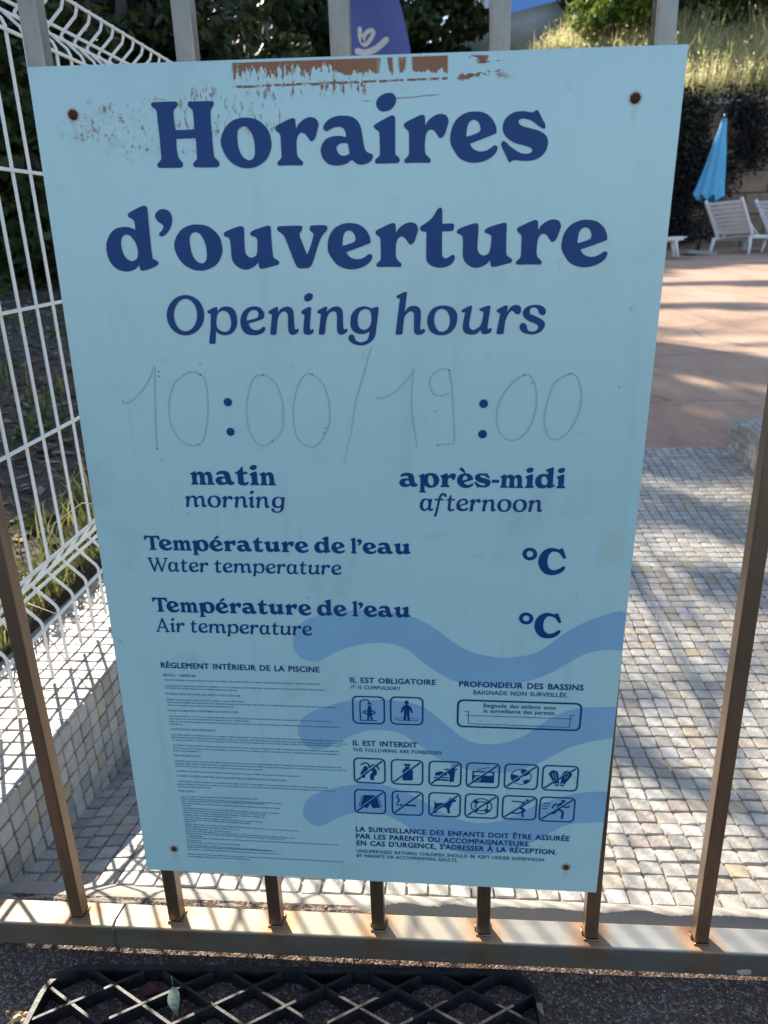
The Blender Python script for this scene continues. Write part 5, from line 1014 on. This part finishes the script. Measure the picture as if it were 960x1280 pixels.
# ------------------------------------------------------------------ feather flag, slide
PUR = M('purple_flag_cloth', rough=.8); _n = PUR.noise(2.5, 3); PUR.color(PUR.ramp(_n, [(.3, (.11, .145, .46)), (.7, (.145, .185, .54))])); WPR = M('white_flag_print', (.78, .80, .86), .8)
flag = empty('feather_flag', (-.78, 6.35, bank_z(-.78, 6.35) if False else .5)); tag(flag, 'purple feather flag with white looping mark standing behind the board', 'flag')
fp = [(0, .95), (0, 3.3), (.05, 3.45), (.14, 3.4), (.24, 3.2), (.33, 2.9), (.42, 2.55), (.50, 2.25), (.56, 1.95), (.60, 1.6), (.61, 1.2), (.60, .95)]
fp = [(x*1.02+.04, z) for x, z in fp]
mb = MB(); rows = 30
def fw(z): return lerp(z, [(.95, .60), (1.2, .61), (1.6, .60), (1.95, .57), (2.1, .545), (2.35, .48), (2.6, .38), (2.9, .27), (3.2, .16), (3.42, .05), (3.5, .01)])
nx_ = 10
for j in range(rows+1):
    z = .95+2.55*j/rows; w = fw(z)
    for i in range(nx_+1): x = w*i/nx_; mb.v.append(Vector((x+.02, .02*sin(x*9+z*3), z)))
for j in range(rows):
    for i in range(nx_): a = j*(nx_+1)+i; mb.f.append((a, a+1, a+nx_+2, a+nx_+1))
mb.build('cloth', PUR, flag, True)
MB().tube([(0, 0, -.3), (.01, 0, 2.6), (.0, 0, 3.3), (.03, 0, 3.6)], [.02, .014, .01, .006], 8).build('pole', STEEL, flag, True)
def on_flag(pts, w):
    sh = stroke(pts, w); v, f = fill([sh]); return mesh_obj('printed_mark', [(x, .02*sin((x-.02)*9+z*3)-.006, z) for x, z in v], [t if True else t for t in f], WPR, flag)
for pts, w in FLAGMARK: on_flag(pts, w)
SLD = M('grey_blue_fibreglass', rough=.4); _n = SLD.noise(1.5, 3); SLD.color(SLD.ramp(_n, [(.3, (.44, .50, .58)), (.7, (.54, .60, .68))]))
SLB = M('bright_blue_fibreglass', (.14, .33, .72), .35)
sl = empty('water_slide', (0, 0, 0)); tag(sl, 'grey and blue water slide rising behind the board between two gate bars', 'water slide')
far_ = lambda x, y, z: (CAM.x+(x-CAM.x)*1.7, CAM.y+(y-CAM.y)*1.7, CAM.z+(z-CAM.z)*1.7+.45)
path = [far_(*p) for p in ((-.3, 15.6, 4.2), (.4, 14.9, 4.35), (1.1, 14.1, 4.45), (1.9, 13.7, 4.55), (2.6, 14.1, 4.9), (2.9, 15, 5.3))]
def trough(path, rad, mat, name, off=0, seg=12, sub=6):
    P_ = [Vector(p) for p in path]; Q = []
    for i in range(len(P_)-1):
        p0 = P_[max(0, i-1)]; p1 = P_[i]; p2 = P_[i+1]; p3 = P_[min(len(P_)-1, i+2)]
        for j in range(sub): t = j/sub; Q.append(.5*((2*p1)+(p2-p0)*t+(2*p0-5*p1+4*p2-p3)*t*t+(3*p1-p0-3*p2+p3)*t*t*t))
    Q.append(P_[-1]); mb = MB()
    for i, q in enumerate(Q):
        d = (Q[min(i+1, len(Q)-1)]-Q[max(0, i-1)]).normalized(); s = d.cross(Vector((0, 0, 1))).normalized(); u = s.cross(d)
        for r_ in (rad, rad-.05):
            for k in range(seg+1): a = pi+pi*k/seg; mb.v.append(q+s*cos(a)*r_+u*sin(a)*r_)
    m_ = 2*(seg+1)
    for i in range(len(Q)-1):
        for k in range(seg):
            a = i*m_+k; mb.f.append((a, a+1, a+m_+1, a+m_)); a += seg+1; mb.f.append((a+1, a, a+m_, a+m_+1))
        for k in (0, seg): a = i*m_+k; mb.f.append((a, a+m_, a+m_+seg+1, a+seg+1))
    return mb.build(name, mat, sl, True)
trough(path, 1.02, SLD, 'trough')
MB().box(3.75, 4.15, 24.6, 25.0, 5, 11, .05).build('tower_post', SLD, sl)
MB().box(.7, 1.9, 24.6, 24.9, 6.5, 9.8, .08).build('side_panel', SLD, sl)
MB().box(2.2, 3.7, 24.7, 24.95, 7.2, 9.8, .08).build('blue_panel', SLB, sl)
trough([far_(*p) for p in ((1.0, 15.2, 5.35), (1.7, 14.9, 5.2), (2.4, 14.7, 5.05), (3.0, 14.9, 4.7))], .62, SLB, 'blue_trough')
for x, y, z in (far_(.4, 14.9, 3.9), far_(1.9, 13.75, 4.0), far_(2.9, 14.95, 4.9)): MB().tube([(x, y, 4), (x, y, z)], .15, 12).build('support_post', SLD, sl, True)
